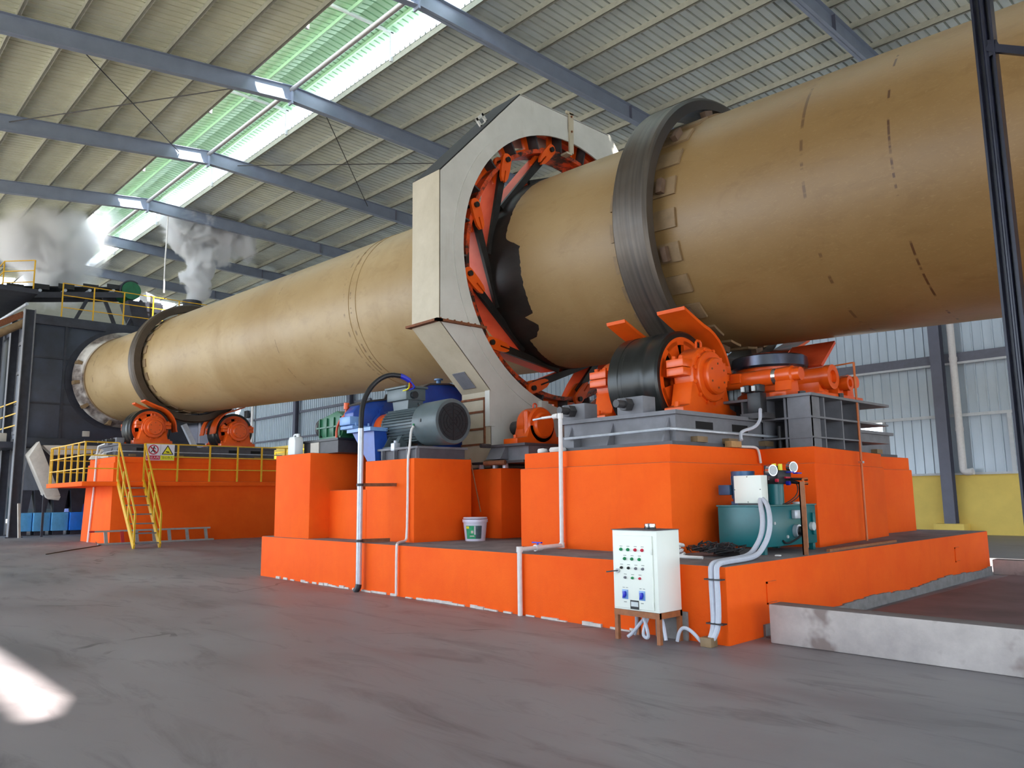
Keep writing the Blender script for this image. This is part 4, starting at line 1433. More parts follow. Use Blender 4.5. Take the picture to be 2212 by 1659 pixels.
    part(t, 'case', MB().prism([(-13.02, 2.62), (-12.84, 2.48), (-12.19, 2.48), (-12.12, 2.62), (-12.12, 2.84), (-12.36, 2.95), (-12.74, 2.88), (-13.02, 2.82)], 'y', 7.15, 7.6), M['green'], 0.015)
    part(t, 'case_foot', MB().box(-12.89, -12.14, 7.1, 7.65, 2.44, 2.49), M['green'], smooth=0)
    for x in (-12.94, -12.69, -12.44, -12.22):
        part(t, 'case_rib', MB().box(x, x + .02, 7.12, 7.15, 2.5, 2.84), M['green'], smooth=0)
    part(t, 'split_line', MB().box(-13.04, -12.10, 7.12, 7.62, 2.66, 2.685), M['green'], smooth=0)
    part(t, 'brake_drum', MB().lathe([(0, .03), (0, .19), (.08, .19), (.1, .16), (.1, .03)], (-13.20, 7.37, 2.70), (1, 0, 0), 28), M['steel_dark'])
    part(t, 'input_shaft', MB().cyl((-13.24, 7.37, 2.7), (-13.00, 7.37, 2.7), .06), M['galv'])
    part(t, 'bearing_cap', MB().cyl((-13.06, 7.37, 2.76), (-13.00, 7.37, 2.76), .1), M['galv'])
    part(t, 'clutch_disc', MB().lathe([(0, .03), (0, .14), (.12, .14), (.12, .03)], (-12.10, 7.37, 2.66), (1, 0, 0), 24), M['orange_red'])
    part(t, 'clutch_lever', MB().tube([(-12.24, 7.08, 2.40), (-12.24, 7.08, 2.62), (-12.14, 7.1, 2.78), (-12.00, 7.12, 2.85), (-11.98, 7.12, 3.0)], .022, 8, 1), M['orange_red'])
    part(t, 'oiler', MB().cyl((-11.98, 7.12, 2.94), (-11.98, 7.12, 3.05), .05), M['orange'])
    part(t, 'base_channel', MB().box(-13.26, -12.04, 7.0, 7.7, 2.19, 2.42), M['steel_dark'], smooth=0)
    part(t, 'base_plate', MB().box(-13.30, -12.00, 6.97, 7.74, 2.405, 2.445), M['black'], smooth=0)
    part(t, 'name_patch', MB().box(-12.99, -12.69, 6.985, 7.0, 2.2, 2.4), M['dust'], smooth=0)
    t = thing('auxiliary_motor', 'small rusty brown auxiliary motor with a white box behind the green gearbox', 'electric motor', (-13.08, 8.3, 2.19))
    part(t, 'body', MB().lathe([(0, .03), (0, .17), (.15, .19), (.7, .19), (.85, .15), (.85, .03)], (-13.43, 8.3, 2.98), (1, 0, 0), 24), M['rust'])
    part(t, 'pedestal', MB().box(-13.38, -12.63, 8.1, 8.5, 2.19, 2.82), M['steel_dark'])
    part(t, 'terminal_box', MB().box(-13.60, -13.40, 8.1, 8.3, 2.86, 3.1), M['cab'], 0.015)
    part(t, 'warning_spot', MB().prism([(-13.56, 2.93), (-13.44, 2.93), (-13.50, 3.04)], 'y', 8.092, 8.1), M['orange'], smooth=0)

    # pinion bearing
    t = thing('pinion_bearing', 'orange split plummer block beside the foot of the white guard', 'bearing', (-9.45, 9.2, 2.22))
    c = (-9.55, 9.2, 2.56)
    part(t, 'housing', MB().lathe([(0, .03), (0, .28), (.03, .31), (.30, .31), (.33, .28), (.33, .03)], c, (1, 0, 0), 40), M['orange'])
    part(t, 'cover_disc', MB().lathe([(.33, .22), (.37, .22), (.40, .19), (.40, .01)], c, (1, 0, 0), 36), M['orange'])
    part(t, 'pedestal', MB().prism([(8.62, 2.24), (9.78, 2.24), (9.78, 2.33), (9.55, 2.36), (9.48, 2.56), (8.92, 2.56), (8.85, 2.36), (8.62, 2.33)], 'x', c[0], c[0] + .33), M['orange'], 0.012)
    for y in (8.92, 9.03):
        part(t, 'clamp_stud', MB().lathe([(2.34, .055), (2.78, .055), (2.8, .04)], (c[0] + .24, y, 0), (0, 0, 1), 12), M['orange'])
    for y in (9.38, 9.48):
        part(t, 'clamp_stud', MB().lathe([(2.34, .055), (2.72, .055), (2.74, .04)], (c[0] + .24, y, 0), (0, 0, 1), 12), M['orange'])
    for y in (8.70, 9.69):
        part(t, 'foot_bolt', MB().cyl((c[0] + .2, y, 2.33), (c[0] + .2, y, 2.39), .035, n=6), M['orange'])
    part(t, 'eye_bolt', MB().tube([(c[0] + .16, 9.16, 2.86), (c[0] + .16, 9.16, 2.94), (c[0] + .16, 9.24, 2.94), (c[0] + .16, 9.24, 2.86)], .014, 8, 1), M['orange_red'])
    part(t, 'shaft', MB().cyl((-9.9, 9.2, 2.56), (-9.5, 9.2, 2.56), .12), M['steel_dark'])
    t = thing('pinion_bearing_support', 'dark grey stepped steel base under the orange plummer block', 'base frame', (-9.5, 9.2, 1.86))
    part(t, 'box', MB().box(-9.85, -9.02, 8.68, 9.95, 1.97, 2.20), M['steel_grey'], smooth=0)
    part(t, 'top_plate', MB().box(-9.9, -8.98, 8.56, 10.0, 2.20, 2.24), M['steel_grey_d'], smooth=0)
    part(t, 'gusset', MB().prism([(8.5, 2.0), (8.68, 2.0), (8.68, 2.2), (8.62, 2.2)], 'x', -9.86, -9.5), M['steel_grey'], smooth=0)
    part(t, 'sole_plate', MB().box(-10.3, -9.0, 8.55, 10.0, 1.93, 1.97), M['steel_dark'], smooth=0)
    for x in (-10.2, -9.85, -9.6):
        part(t, 'jack_bolt', MB().cyl((x, 8.7, 1.86), (x, 8.7, 1.95), .05, n=8), M['galv'])
    part(t, 'end_bolt', MB().cyl((-9.75, 8.5, 2.22), (-9.75, 8.3, 2.22), .035, n=8), M['steel_dark'])
    part(t, 'slot', MB().box(-9.02, -9.015, 8.95, 9.06, 2.08, 2.17), M['void'], smooth=0)
    single('pinion_shaft_cover', MB().cyl((-9.8, 8.42, 1.94), (-9.4, 8.52, 1.94), .04), M['rust'], 'rusty round bar lying between motor block and pinion base', 'bar', (-9.7, 8.5, 1.9))


# ------------------------------------------------------------------ hydraulic unit and cabinet
def build_hydraulics():
    t = thing('hydraulic_tank', 'teal hydraulic oil tank with motor, gauges and valves on the foundation step', 'hydraulic unit', (-4.87, 8.6, .72))
    x0, x1, y0, y1 = -5.16, -4.58, 8.0, 9.22
    part(t, 'tank', MB().box(x0, x1, y0, y1, .80, 1.25), M['teal'], 0.01)
    part(t, 'lid', MB().box(x0 - .01, x1 + .01, y0 - .01, y1 + .01, 1.25, 1.265), M['teal'], smooth=0)
    for y in (y0 + .02, y1 - .08):
        part(t, 'leg', MB().box(x0 + .02, x0 + .1, y, y + .06, .715, .80), M['teal'], smooth=0)
        part(t, 'leg', MB().box(x1 - .1, x1 - .02, y, y + .06, .715, .80), M['teal'], smooth=0)
    part(t, 'pump_column', MB().lathe([(1.265, .10), (1.5, .10)], (-4.70, 8.5, 0), (0, 0, 1), 20), M['teal'])
    mt = part(t, 'pump_motor', MB().lathe([(1.30, .12), (1.34, .13), (1.60, .13), (1.64, .10)], (-5.08, 8.45, 0), (0, 0, 1), 20), M['blue_m'])
    part(mt, 'motor_junction', MB().box(-5.32, -5.16, 8.28, 8.42, 1.38, 1.50), M['blue_m'], 0.01)
    part(mt, 'motor_cap', MB().cyl((-5.08, 8.45, 1.6), (-5.08, 8.45, 1.66), .14), M['blue_m'])
    part(mt, 'motor_foot', MB().box(-5.16, -4.92, 8.3, 8.6, 1.265, 1.305), M['blue_m'])
    for k in range(9):
        a = PI + PI * k / 8
        part(mt, 'motor_fin', MB().box(-5.08 + .13 * math.cos(a) - .006, -5.08 + .13 * math.cos(a) + .006, 8.45 + .145 * math.sin(a) - .006, 8.45 + .145 * math.sin(a) + .006, 1.34, 1.6), M['blue_m'], smooth=0)
    bx = part(t, 'junction_box', MB().box(-4.98, -4.63, 8.08, 8.22, 1.285, 1.60), M['cab'], 0.006)
    for (x, z) in ((-4.805, 1.585), (-4.805, 1.30), (-4.97, 1.44), (-4.645, 1.44)):
        part(bx, 'box_screw', MB().cyl((x, 8.08, z), (x, 8.074, z), .006, n=8), M['mark'])
    part(bx, 'box_foot', MB().box(-4.95, -4.66, 8.1, 8.2, 1.265, 1.29), M['black'], smooth=0)
    mf = part(t, 'manifold', MB().box(-4.78, -4.60, 8.40, 8.72, 1.50, 1.66), M['black'], 0.01)
    for y in (8.45, 8.56, 8.66):
        part(mf, 'manifold_valve', MB().box(-4.80, -4.72, y, y + .07, 1.66, 1.72), M['black'], 0.006)
    for y in (8.44, 8.58):
        part(mf, 'yellow_cap', MB().cyl((-4.66, y, 1.66), (-4.66, y, 1.735), .025, n=12), M['sign_yel'])
    for (y, z, s) in ((8.30, 1.655, .065), (8.78, 1.70, .065)):
        gg = part(t, 'pressure_gauge', MB().lathe([(-.03, .01), (-.03, s), (.03, s), (.03, s * .9), (.03, .01)], (-4.62, y, z), (1, -.35, 0), 24), M['chrome'])
        part(gg, 'gauge_face', MB().lathe([(.031, s * .85), (.033, s * .85), (.033, .005)], (-4.62, y, z), (1, -.35, 0), 24), M['glass_white'])
        part(gg, 'gauge_stem', MB().cyl((-4.66, y + .02, z - .04), (-4.68, y + .04, 1.55), .012), M['chrome'])
    part(t, 'blue_handle', MB().box(-4.60, -4.54, 8.76, 8.86, 1.62, 1.635), M['blue_s'])
    part(t, 'blue_handle', MB().box(-4.60, -4.54, 8.60, 8.68, 1.63, 1.645), M['blue_s'])
    part(t, 'red_fitting', MB().box(-4.61, -4.58, 8.55, 8.66, 1.565, 1.585), M['red'])
    part(t, 'red_fitting', MB().cyl((-4.60, 8.35, 1.54), (-4.57, 8.35, 1.54), .02), M['red'])
    part(t, 'blue_fitting', MB().cyl((-4.60, 8.6, 1.51), (-4.56, 8.6, 1.51), .025), M['blue_s'])
    for y in (8.52, 8.60):
        part(t, 'thin_hose', MB().tube([(-4.60, y + .06, 1.55), (-4.52, y + .18, 1.52), (-4.5, y + .14, 1.38), (-4.56, y + .02, 1.29), (-4.62, y - .06, 1.255)], .007, 6, 2), M['black'])
    part(t, 'outlet_pipe', MB().tube([(-4.60, 8.66, 1.56), (-4.40, 8.72, 1.55)], .016, 8), M['black'])
    part(t, 'outlet_pipe', MB().tube([(-4.60, 8.66, 1.52), (-4.40, 8.72, 1.50)], .014, 8), M['black'])
    part(t, 'heater_box', MB().box(x1, x1 + .05, 8.62, 8.76, 1.10, 1.20), M['galv'], 0.01)
    fl = part(t, 'filter_cap', MB().cyl((x1, 8.70, .96), (x1 + .05, 8.70, .96), .075, n=24), M['galv'])
    part(fl, 'filter_knob', MB().cyl((x1 + .05, 8.70, .96), (x1 + .12, 8.72, .95), .055, n=16), M['blackp'])
    part(t, 'drain_hose', MB().tube([(x1 + .08, 8.72, .92), (x1 + .05, 8.58, .86), (x1 + .03, 8.44, .82), (x1 + .01, 8.38, .86)], .012, 8, 2), M['black'])
    part(t, 'level_glass', MB().box(x1, x1 + .025, 9.1, 9.16, .9, 1.16), M['teal'], 0.006)
    part(t, 'level_dial', MB().cyl((x1, 9.08, 1.0), (x1 + .04, 9.08, 1.0), .05, n=20), M['glass_white'])
    part(t, 'filler_cap', MB().cyl((-4.7, 9.0, 1.265), (-4.7, 9.0, 1.29), .05, n=20), M['glass_white'])
    for (y, z) in ((8.22, 1.06), (8.5, .9)):
        part(t, 'tank_plug', MB().cyl((x1, y, z), (x1 + .015, y, z), .018, n=10), M['glass_white'])

    t = thing('pipe_stand', 'brown angle iron stand with bent pipe in front of the teal tank', 'pipe stand', (-4.27, 8.2, .72))
    part(t, 'post', MB().box(-4.30, -4.24, 8.30, 8.315, .71, 1.52).box(-4.30, -4.285, 8.30, 8.36, .71, 1.52), M['rusty_angle'], smooth=0)
    part(t, 'bent_pipe', MB().tube([(-4.26, 8.34, .8), (-4.26, 8.34, 1.52), (-4.28, 8.36, 1.55), (-4.40, 8.70, 1.56)], .012, 8, 1), M['orange_pipe'])
    part(t, 'bent_pipe', MB().tube([(-4.28, 8.36, .8), (-4.28, 8.36, 1.47), (-4.30, 8.38, 1.50), (-4.40, 8.70, 1.51)], .012, 8, 1), M['orange_pipe'])
    single('loose_angle_bar', MB().bar((-4.30, 8.9, .735), (-4.42, 11.1, .735), .04, .03), M['rusty_angle'], 'thin rusty bar lying along the right edge of the orange step', 'bar', (-4.35, 10, .72))

    # white conduits from box over the edge to the floor
    def hose(off, lab):
        pts = [(-4.66 + off * .3, 8.1, 1.33), (-4.62 + off, 8.02, 1.28), (-4.47 + off, 7.8, 1.12), (-4.42 + off, 7.66, .95), (-4.43 + off, 7.5, .80), (-4.42 + off, 7.36, .76), (-4.36 + off, 7.1, .755), (-4.30 + off * .7, 6.68, .755), (-4.29 + off * .7, 6.50, .745), (-4.28 + off * .7, 6.47, .66), (-4.275 + off * .7, 6.47, .40), (-4.27 + off * .6, 6.465, .2), (-4.28 + off * .4, 6.44, .1), (-4.30 + off * .2, 6.40, .03)]
        single('white_conduit', MB().tube(pts, .027, 10, 2), M['grey_hose'], lab, 'conduit', (-4.4, 7.2, .74), 'pair of white conduits')
    hose(0.0, 'left one of two parallel white conduits dropping over the orange corner')
    hose(0.085, 'right one of two parallel white conduits dropping over the orange corner')
    for z in (.60, .20):
        single('cable_tie', MB().box(-4.33, -4.15, 6.425, 6.50, z, z + .012), M['black'], 'thin black tie around the white conduits, %s one' % ('upper' if z > .4 else 'lower'), 'tie', (-4.25, 6.46, z))
    # coil of black wire and white hose on the step
    r = random.Random(5)
    mb = MB()
    for i in range(46):
        c0 = Vector((-5.02 + .38 * r.random() - .1, 7.42 + .18 * r.random(), .75))
        rad = .07 + .12 * r.random()
        tilt = .5 * r.random()
        ph = 6.28 * r.random()
        pts = []
        n = 11
        for k in range(n):
            a = ph + 2 * PI * k / (n - 1) * (.7 + .3 * r.random())
            pts.append(c0 + Vector((rad * math.cos(a), rad * .8 * math.sin(a), .02 + .10 * r.random() * .6 + tilt * .06 * (1 + math.sin(a)))))
        mb.tube(pts, .006, 5)
    o = single('wire_tangle', mb, M['black'], 'tangled heap of thin black wire on the concrete step', 'wire', (-5.0, 7.5, .72))
    o['kind'] = 'stuff'
    mb = MB()
    for i, (rx, ry) in enumerate(((.26, .14), (.24, .12), (.21, .11), (.26, .13))):
        pts = []
        for k in range(17):
            a = 2 * PI * k / 16 + .3 * i
            pts.append((-5.42 + rx * math.cos(a), 7.28 + ry * math.sin(a), .742 + .035 * i + .015 * math.sin(2 * a + i)))
        mb.tube(pts, .017, 7)
    mb.tube([(-5.3, 7.2, .74), (-5.05, 7.1, .738), (-4.8, 7.12, .738)], .017, 7, 2)
    single('hose_coil', mb, M['white'], 'loose coil of white hose lying beside the black wire heap', 'hose', (-5.4, 7.28, .72))
    single('dark_board', MB().hexa([(-5.0, 7.62, .73), (-4.62, 7.55, .73), (-4.60, 7.75, .73), (-4.98, 7.82, .73), (-5.0, 7.66, .80), (-4.66, 7.60, .80), (-4.63, 7.78, .80), (-4.98, 7.85, .80)]), M['steel_dark'], 'dark oily plate lying on the step before the tank', 'plate', (-4.8, 7.7, .72))
    for (x, y, lab) in ((-4.42, 7.98, 'small white plastic scrap near the pipe stand'), (-5.2, 6.9, 'small white scrap beside the cabinet back')):
        single('plastic_scrap', MB().box(x - .03, x + .03, y - .02, y + .02, .72, .735), M['white'], lab, 'scrap', (x, y, .72), bevel=.005)

    # control cabinet on its stand
    x0, x1, y0, y1 = -5.19, -4.645, 6.14, 6.50
    zb0, zt0 = .29, 1.055
    t = thing('control_cabinet', 'ivory electrical control cabinet with buttons and lamps on a brown steel stand', 'control cabinet', (-4.92, 6.3, 0))
    part(t, 'body', MB().box(x0, x1, y0, y1, zb0, zt0), M['cab'], 0.006)
    dr = part(t, 'door', MB().box(x0 + .02, x1 - .05, y0 - .014, y0 - .002, zb0 + .02, zt0 - .05), M['cab'], 0.004)
    part(t, 'top_cap', MB().box(x0 - .004, x1 + .004, y0 - .016, y1 + .004, zt0, zt0 + .006), M['steel_grey_d'], smooth=0)
    fx = lambda u: x0 + (x1 - x0) * u
    fz = lambda v: zt0 - (zt0 - zb0) * v
    yf = y0 - .014
    rows = [(.245, [(.22, 'greenb'), (.38, 'greenb'), (.545, 'red'), (.70, 'red')], .015),
            (.36, [(.30, 'greenb'), (.465, 'greenb'), (.63, 'greenb')], .015),
            (.475, [(.22, 'blackp'), (.38, 'blackp'), (.545, 'steel_grey'), (.70, 'steel_grey')], .013),
            (.595, [(.30, 'steel_grey'), (.465, 'greenb'), (.63, 'red')], .012)]
    for v, items, rr in rows:
        for u, c in items:
            x, z = fx(u), fz(v)
            nm = 'indicator_lamp' if rr > .014 else 'push_button'
            part(dr, nm, MB().lathe([(0, rr * 1.05), (.01, rr * 1.05), (.012, rr * .8), (.022, rr * .7), (.026, rr * .3), (.027, .0005)], (x, yf, z), (0, -1, 0), 16), M[c])
            part(dr, 'name_strip', MB().box(x - .017, x + .017, yf - .002, yf, z + .029, z + .034), M['mark'], smooth=0)
    for u in (.285, .665):
        x, z = fx(u), fz(.805)
        part(dr, 'switch_plate', MB().box(x - .036, x + .036, yf - .006, yf, z - .045, z + .045), M['blue_l'], 0.003)
        part(dr, 'switch_knob', MB().prism([(x - .014, z + .028), (x + .012, z + .03), (x + .02, z - .002), (x + .004, z - .03), (x - .018, z - .034), (x - .008, z - .004)], 'y', yf - .03, yf - .006), M['blue_s'], 0.003)
        part(dr, 'name_strip', MB().box(x - .03, x - .005, yf - .002, yf, z + .062, z + .067), M['mark'], smooth=0)
        part(dr, 'name_strip', MB().box(x + .01, x + .035, yf - .002, yf, z + .062, z + .067), M['mark'], smooth=0)
        part(dr, 'name_strip', MB().box(x - .018, x + .014, yf - .002, yf, z - .075, z - .069), M['mark'], smooth=0)
    x, z = fx(.49), fz(.925)
    part(dr, 'maker_plate', MB().box(x - .052, x + .052, yf - .003, yf, z - .042, z + .042), M['blackp'], smooth=0)
    part(dr, 'maker_panel', MB().box(x - .042, x + .045, yf - .005, yf - .003, z - .016, z + .028), M['glass_white'], smooth=0)
    part(dr, 'door_handle', MB().cyl((fx(.13), yf, fz(.515)), (fx(.13), yf - .012, fz(.515)), .022, n=16), M['chrome'])
    part(dr, 'door_handle', MB().bar((fx(.13), yf - .016, fz(.515)), (fx(.13) - .075, yf - .09, fz(.53)), .016, .012), M['steel_dark'])
    for v in (.26, .91):
        part(dr, 'hinge', MB().box(x1 - .062, x1 - .05, y0 - .018, y0, fz(v) - .03, fz(v) + .03), M['cab'], 0.003)
    bz = part(t, 'buzzer', MB().lathe([(0, .052), (.025, .052), (.03, .056), (.05, .056), (.058, .03), (.06, .001)], (fx(.6), 6.33, zt0 + .006), (0, 0, 1), 24), M['chrome'])
    part(bz, 'buzzer_base', MB().cyl((fx(.6), 6.33, zt0 + .005), (fx(.6), 6.33, zt0 + .026), .058, n=24), M['blackp'])
    for (x, y) in ((x0, y0), (x1 - .04, y0), (x0, y1 - .04), (x1 - .04, y1 - .04)):
        part(t, 'stand_leg', MB().box(x, x + .04, y, y + .04, 0, zb0 - .05), M['rusty_angle'], smooth=0)
    fr = MB().box(x0, x1, y0, y0 + .04, zb0 - .05, zb0 - .001).box(x0, x1, y1 - .04, y1, zb0 - .05, zb0 - .001)
    part(t, 'stand_rail', MB().box(x0 - .002, x1 + .002, y0 - .002, y0 + .03, zb0 - .055, zb0 - .001), M['rusty_angle'], smooth=0)
    part(t, 'stand_rail', MB().box(x0 - .002, x1 + .002, y1 - .03, y1 + .002, zb0 - .055, zb0 - .001), M['rusty_angle'], smooth=0)
    part(t, 'stand_rail', MB().box(x0 - .002, x0 + .03, y0, y1, zb0 - .055, zb0 - .001), M['rusty_angle'], smooth=0)
    part(t, 'stand_rail', MB().box(x1 - .03, x1 + .002, y0, y1, zb0 - .055, zb0 - .001), M['rusty_angle'], smooth=0)
    single('concrete_block', MB().box(-4.98, -4.6, 6.51, 6.54, 0, .27), M['footing'], 'grey concrete slab standing behind the legs of the control cabinet', 'concrete block', (-4.8, 6.53, 0), bevel=.005)
    single('brick', MB().box(-4.36, -4.24, 6.36, 6.47, 0, .085), M['pad'], 'small brown brick on the floor at the orange corner', 'brick', (-4.3, 6.42, 0), bevel=.006)
    cs = [([(-5.05, 6.30, .27), (-5.06, 6.32, .18), (-5.10, 6.36, .07), (-5.14, 6.38, .02)], 'leftmost white cable hanging below the control cabinet'),
          ([(-4.95, 6.26, .27), (-4.90, 6.24, .20), (-4.84, 6.22, .06), (-4.86, 6.22, .03), (-4.92, 6.23, .05), (-4.91, 6.25, .14), (-4.86, 6.28, .27)], 'white cable looping down and back up below the cabinet'),
          ([(-4.88, 6.34, .27), (-4.95, 6.30, .20), (-5.06, 6.24, .05), (-5.1, 6.22, .02)], 'white cable slanting to the left under the cabinet'),
          ([(-4.92, 6.36, .24), (-4.80, 6.34, .26), (-4.74, 6.32, .18), (-4.70, 6.30, .02)], 'white cable arching behind the front right cabinet leg'),
          ([(-4.60, 6.34, .02), (-4.57, 6.34, .12), (-4.52, 6.35, .16), (-4.44, 6.37, .12), (-4.37, 6.40, .03), (-4.33, 6.41, .02)], 'thick white cable humping over the floor beside the cabinet')]
    for pts, lab in cs:
        single('cabinet_cable', MB().tube(pts, .017, 8, 2), M['grey_hose'], lab, 'cable', pts[-1], 'cables at the control cabinet')


# ------------------------------------------------------------------ pipes in front
def build_pipes():
    t = thing('cable_pipe', 'tall galvanised cable pipe standing in front of the motor block', 'pipe', (-10.5, 6.5, 0))
    part(t, 'pipe', MB().tube([(-10.5, 6.5, .10), (-10.5, 6.5, 2.47)], .045, 14), M['galv'])
    part(t, 'rubber_foot', MB().tube([(-10.5, 6.5, .11), (-10.5, 6.49, .06), (-10.53, 6.46, .0)], .048, 12, 1), M['black'])
    for z in (1.60, .755):
        part(t, 'clamp_bracket', MB().bar((-10.5, 6.55, z), (-10.35, 7.06 if z > 1 else 6.95, z), .05, .05), M['rust'], smooth=0)
        part(t, 'clamp_ring', MB().lathe([(-.02, .047), (-.02, .056), (.02, .056), (.02, .047)], (-10.5, 6.5, z), (0, 0, 1), 16, True), M['steel_dark'])
    # thick black cable arching to the terminal box
    arch = [(-10.5, 6.5, 2.45), (-10.53, 6.52, 2.62), (-10.60, 6.58, 2.85), (-10.62, 6.7, 3.10), (-10.56, 6.85, 3.28), (-10.46, 7.0, 3.36), (-10.38, 7.15, 3.34)]
    t2 = thing('motor_cable', 'thick black cable arching from the galvanised pipe to the motor', 'cable', (-10.5, 6.6, 2.4))
    part(t2, 'sheath', MB().tube(arch, .04, 12, 2), M['black'])
    part(t2, 'blue_tape', MB().tube([(-10.39, 7.14, 3.345), (-10.36, 7.22, 3.32), (-10.34, 7.30, 3.27)], .042, 12, 1), M['blue_s'])
    for c, dx in (('sign_yel', -.04), ('red', .0), ('blue_s', .05)):
        part(t2, 'core_wire', MB().tube([(-10.34, 7.29, 3.275), (-10.36 + dx, 7.34, 3.22), (-10.40 + dx * 2, 7.38, 3.16 if c != 'red' else 3.19), (-10.6 + dx * 2, 7.41, 3.15)], .013, 8, 1), M[c])
    # thin grounding conduit of the motor
    t = thing('motor_conduit', 'thin white conduit from the motor cowl down the orange blocks to the floor', 'conduit', (-9.9, 6.9, 0))
    part(t, 'tube', MB().tube([(-10.19, 7.27, 2.52), (-10.18, 7.22, 2.45), (-10.06, 7.12, 2.28), (-9.99, 7.05, 2.12), (-9.99, 7.03, 2.0), (-9.99, 7.03, 1.4), (-9.99, 7.02, .80), (-9.98, 6.98, .745), (-9.86, 6.8, .745), (-9.58, 6.56, .745), (-9.57, 6.545, .68), (-9.57, 6.545, .02)], .019, 8, 1), M['white'])
    part(t, 'green_lead', MB().tube([(-10.19, 7.27, 2.51), (-10.2, 7.275, 2.56)], .012, 8), M['greenb'])
    t = thing('water_pipe', 'white plastic water pipe with a blue tap climbing the roller pier', 'pipe', (-7.0, 6.9, 0))
    px, py = -7.12, 7.42
    part(t, 'lower_riser', MB().tube([(-6.97, 6.53, 0), (-6.97, 6.53, .78)], .03, 12), M['white'])
    part(t, 'run', MB().tube([(-6.97, 6.53, .765), (px, py, .765)], .027, 12), M['white'])
    part(t, 'upper_riser', MB().tube([(px, py, .74), (px + .02, py, 2.44)], .028, 12), M['white'])
    part(t, 'top_run', MB().tube([(px + .02, py, 2.435), (px - .17, py + .02, 2.44), (px - .36, py + .04, 2.44)], .017, 10), M['white'])
    part(t, 'union', MB().cyl((px - .12, py + .02, 2.44), (px - .02, py + .0, 2.44), .034), M['white'])
    part(t, 'elbow', MB().cyl((px + .02, py, 2.40), (px + .02, py, 2.47), .036), M['white'])
    part(t, 'elbow', MB().cyl((-6.97, 6.53, .735), (-6.97, 6.53, .80), .038), M['white'])
    part(t, 'elbow', MB().cyl((px, py, .735), (px, py, .80), .036), M['white'])
    part(t, 'steel_tip', MB().cyl((px - .36, py + .04, 2.44), (px - .55, py + .06, 2.43), .014), M['galv'])
    vb = part(t, 'valve_body', MB().cyl((-7.03, 6.85, .765), (-7.05, 6.97, .765), .04), M['white'])
    part(vb, 'tap_handle', MB().box(-7.13, -6.97, 6.89, 6.92, .82, .835), M['blue_s'])
    part(vb, 'tap_stem', MB().cyl((-7.04, 6.905, .79), (-7.04, 6.905, .825), .012), M['blue_s'])
    for (x, y, w, lab) in ((-7.35, 7.62, .24, 'bright white lump imitating a sunlit patch on the orange cap beside the water pipe'), (-7.68, 7.66, .15, 'smaller white lump imitating a sunlit patch left of the water pipe top')):
        single('sun_patch_lump', MB().lathe([(0, .02), (.0, w * .45), (.03, w * .5), (.06, w * .42), (.07, .01)], (x, y, 1.98), (0, 0, 1), 16), M['white'], lab, 'highlight', (x, y, 1.98))  # white lumps added in place of sunlit patches on the pier cap
    single('thin_stick', MB().cyl((-9.95, 8.24, 2.02), (-9.88, 8.40, 1.15), .011), M['rusty_angle'], 'thin brown rod leaning in the corner above the paint bucket', 'rod', (-9.75, 8.4, .95))

    # paint bucket
    c = (-9.52, 7.98, .72)
    t = thing('paint_bucket', 'white paint bucket with a green label standing on the foundation step', 'bucket', c)
    part(t, 'pail', MB().lathe([(0, .01), (0, .155), (.28, .185), (.30, .19), (.30, .175), (.02, .145), (.02, .01)], c, (0, 0, 1), 36), M['bucket'])
    part(t, 'lid', MB().lathe([(.325, .01), (.34, .185), (.352, .19), (.362, .18), (.362, .01)], c, (0, 0, 1), 36), M['bucket'])
    part(t, 'rim_band', MB().lathe([(.285, .186), (.285, .198), (.33, .198), (.33, .186)], c, (0, 0, 1), 36, True), M['bucket'])
    def lab(a0, a1, z0, z1, nm, mat, off=.002):
        mb = MB()
        n = 10
        for i in range(n + 1):
            a = math.radians(a0 + (a1 - a0) * i / n)
            for z in (z0, z1):
                rr = .155 + .03 * z / .28 + off
                mb.v.append((c[0] + rr * math.cos(a), c[1] + rr * math.sin(a), c[2] + z))
        for i in range(n):
            mb.f.append((2 * i, 2 * i + 2, 2 * i + 3, 2 * i + 1))
        part(t, nm, mb, M[mat], smooth=60)
    lab(-92, -10, .035, .235, 'green_label', 'label_green')
    lab(-38, -6, .04, .232, 'dark_label', 'label_dark', .003)
    lab(-90, -72, .19, .225, 'yellow_spot', 'sign_yel', .004)
    lab(-46, -38, .1, .23, 'white_stripe', 'glass_white', .005)
    lab(-62, -50, .12, .16, 'pale_spot', 'dust', .004)
    lab(-70, -45, .07, .085, 'pale_line', 'dust', .004)

    t = thing('plastic_jug', 'white plastic jerrycan standing on the left pillar', 'jerrycan', (-13.3, 6.85, 2.19))
    part(t, 'can', MB().prism([(-13.44, 2.19), (-13.16, 2.19), (-13.16, 2.46), (-13.20, 2.53), (-13.40, 2.53), (-13.44, 2.46)], 'y', 6.76, 6.94), M['jug'], 0.03)
    part(t, 'handle', MB().tube([(-13.38, 6.85, 2.52), (-13.36, 6.85, 2.57), (-13.26, 6.85, 2.57), (-13.24, 6.85, 2.52)], .018, 8, 1), M['jug'])
    part(t, 'cap', MB().cyl((-13.2, 6.85, 2.52), (-13.2, 6.85, 2.58), .03), M['jug'])

    # black lattice post on the right
    t = thing('black_post', 'tall black steel post with a diagonal brace at the right edge', 'post', (-1.98, 7.8, 0))
    x, y = -1.94, 7.8
    part(t, 'flange', MB().box(x - .075, x - .055, y - .06, y + .06, 0, 8.5), M['post'], smooth=0)
    part(t, 'flange', MB().box(x + .065, x + .085, y - .06, y + .06, 0, 8.5), M['post'], smooth=0)
    part(t, 'web', MB().box(x - .06, x + .07, y - .01, y + .01, 0, 8.5), M['post'], smooth=0)
    part(t, 'round_bar', MB().cyl((x + .01, y - .03, .5), (x + .01, y - .03, 8.5), .024), M['post'])
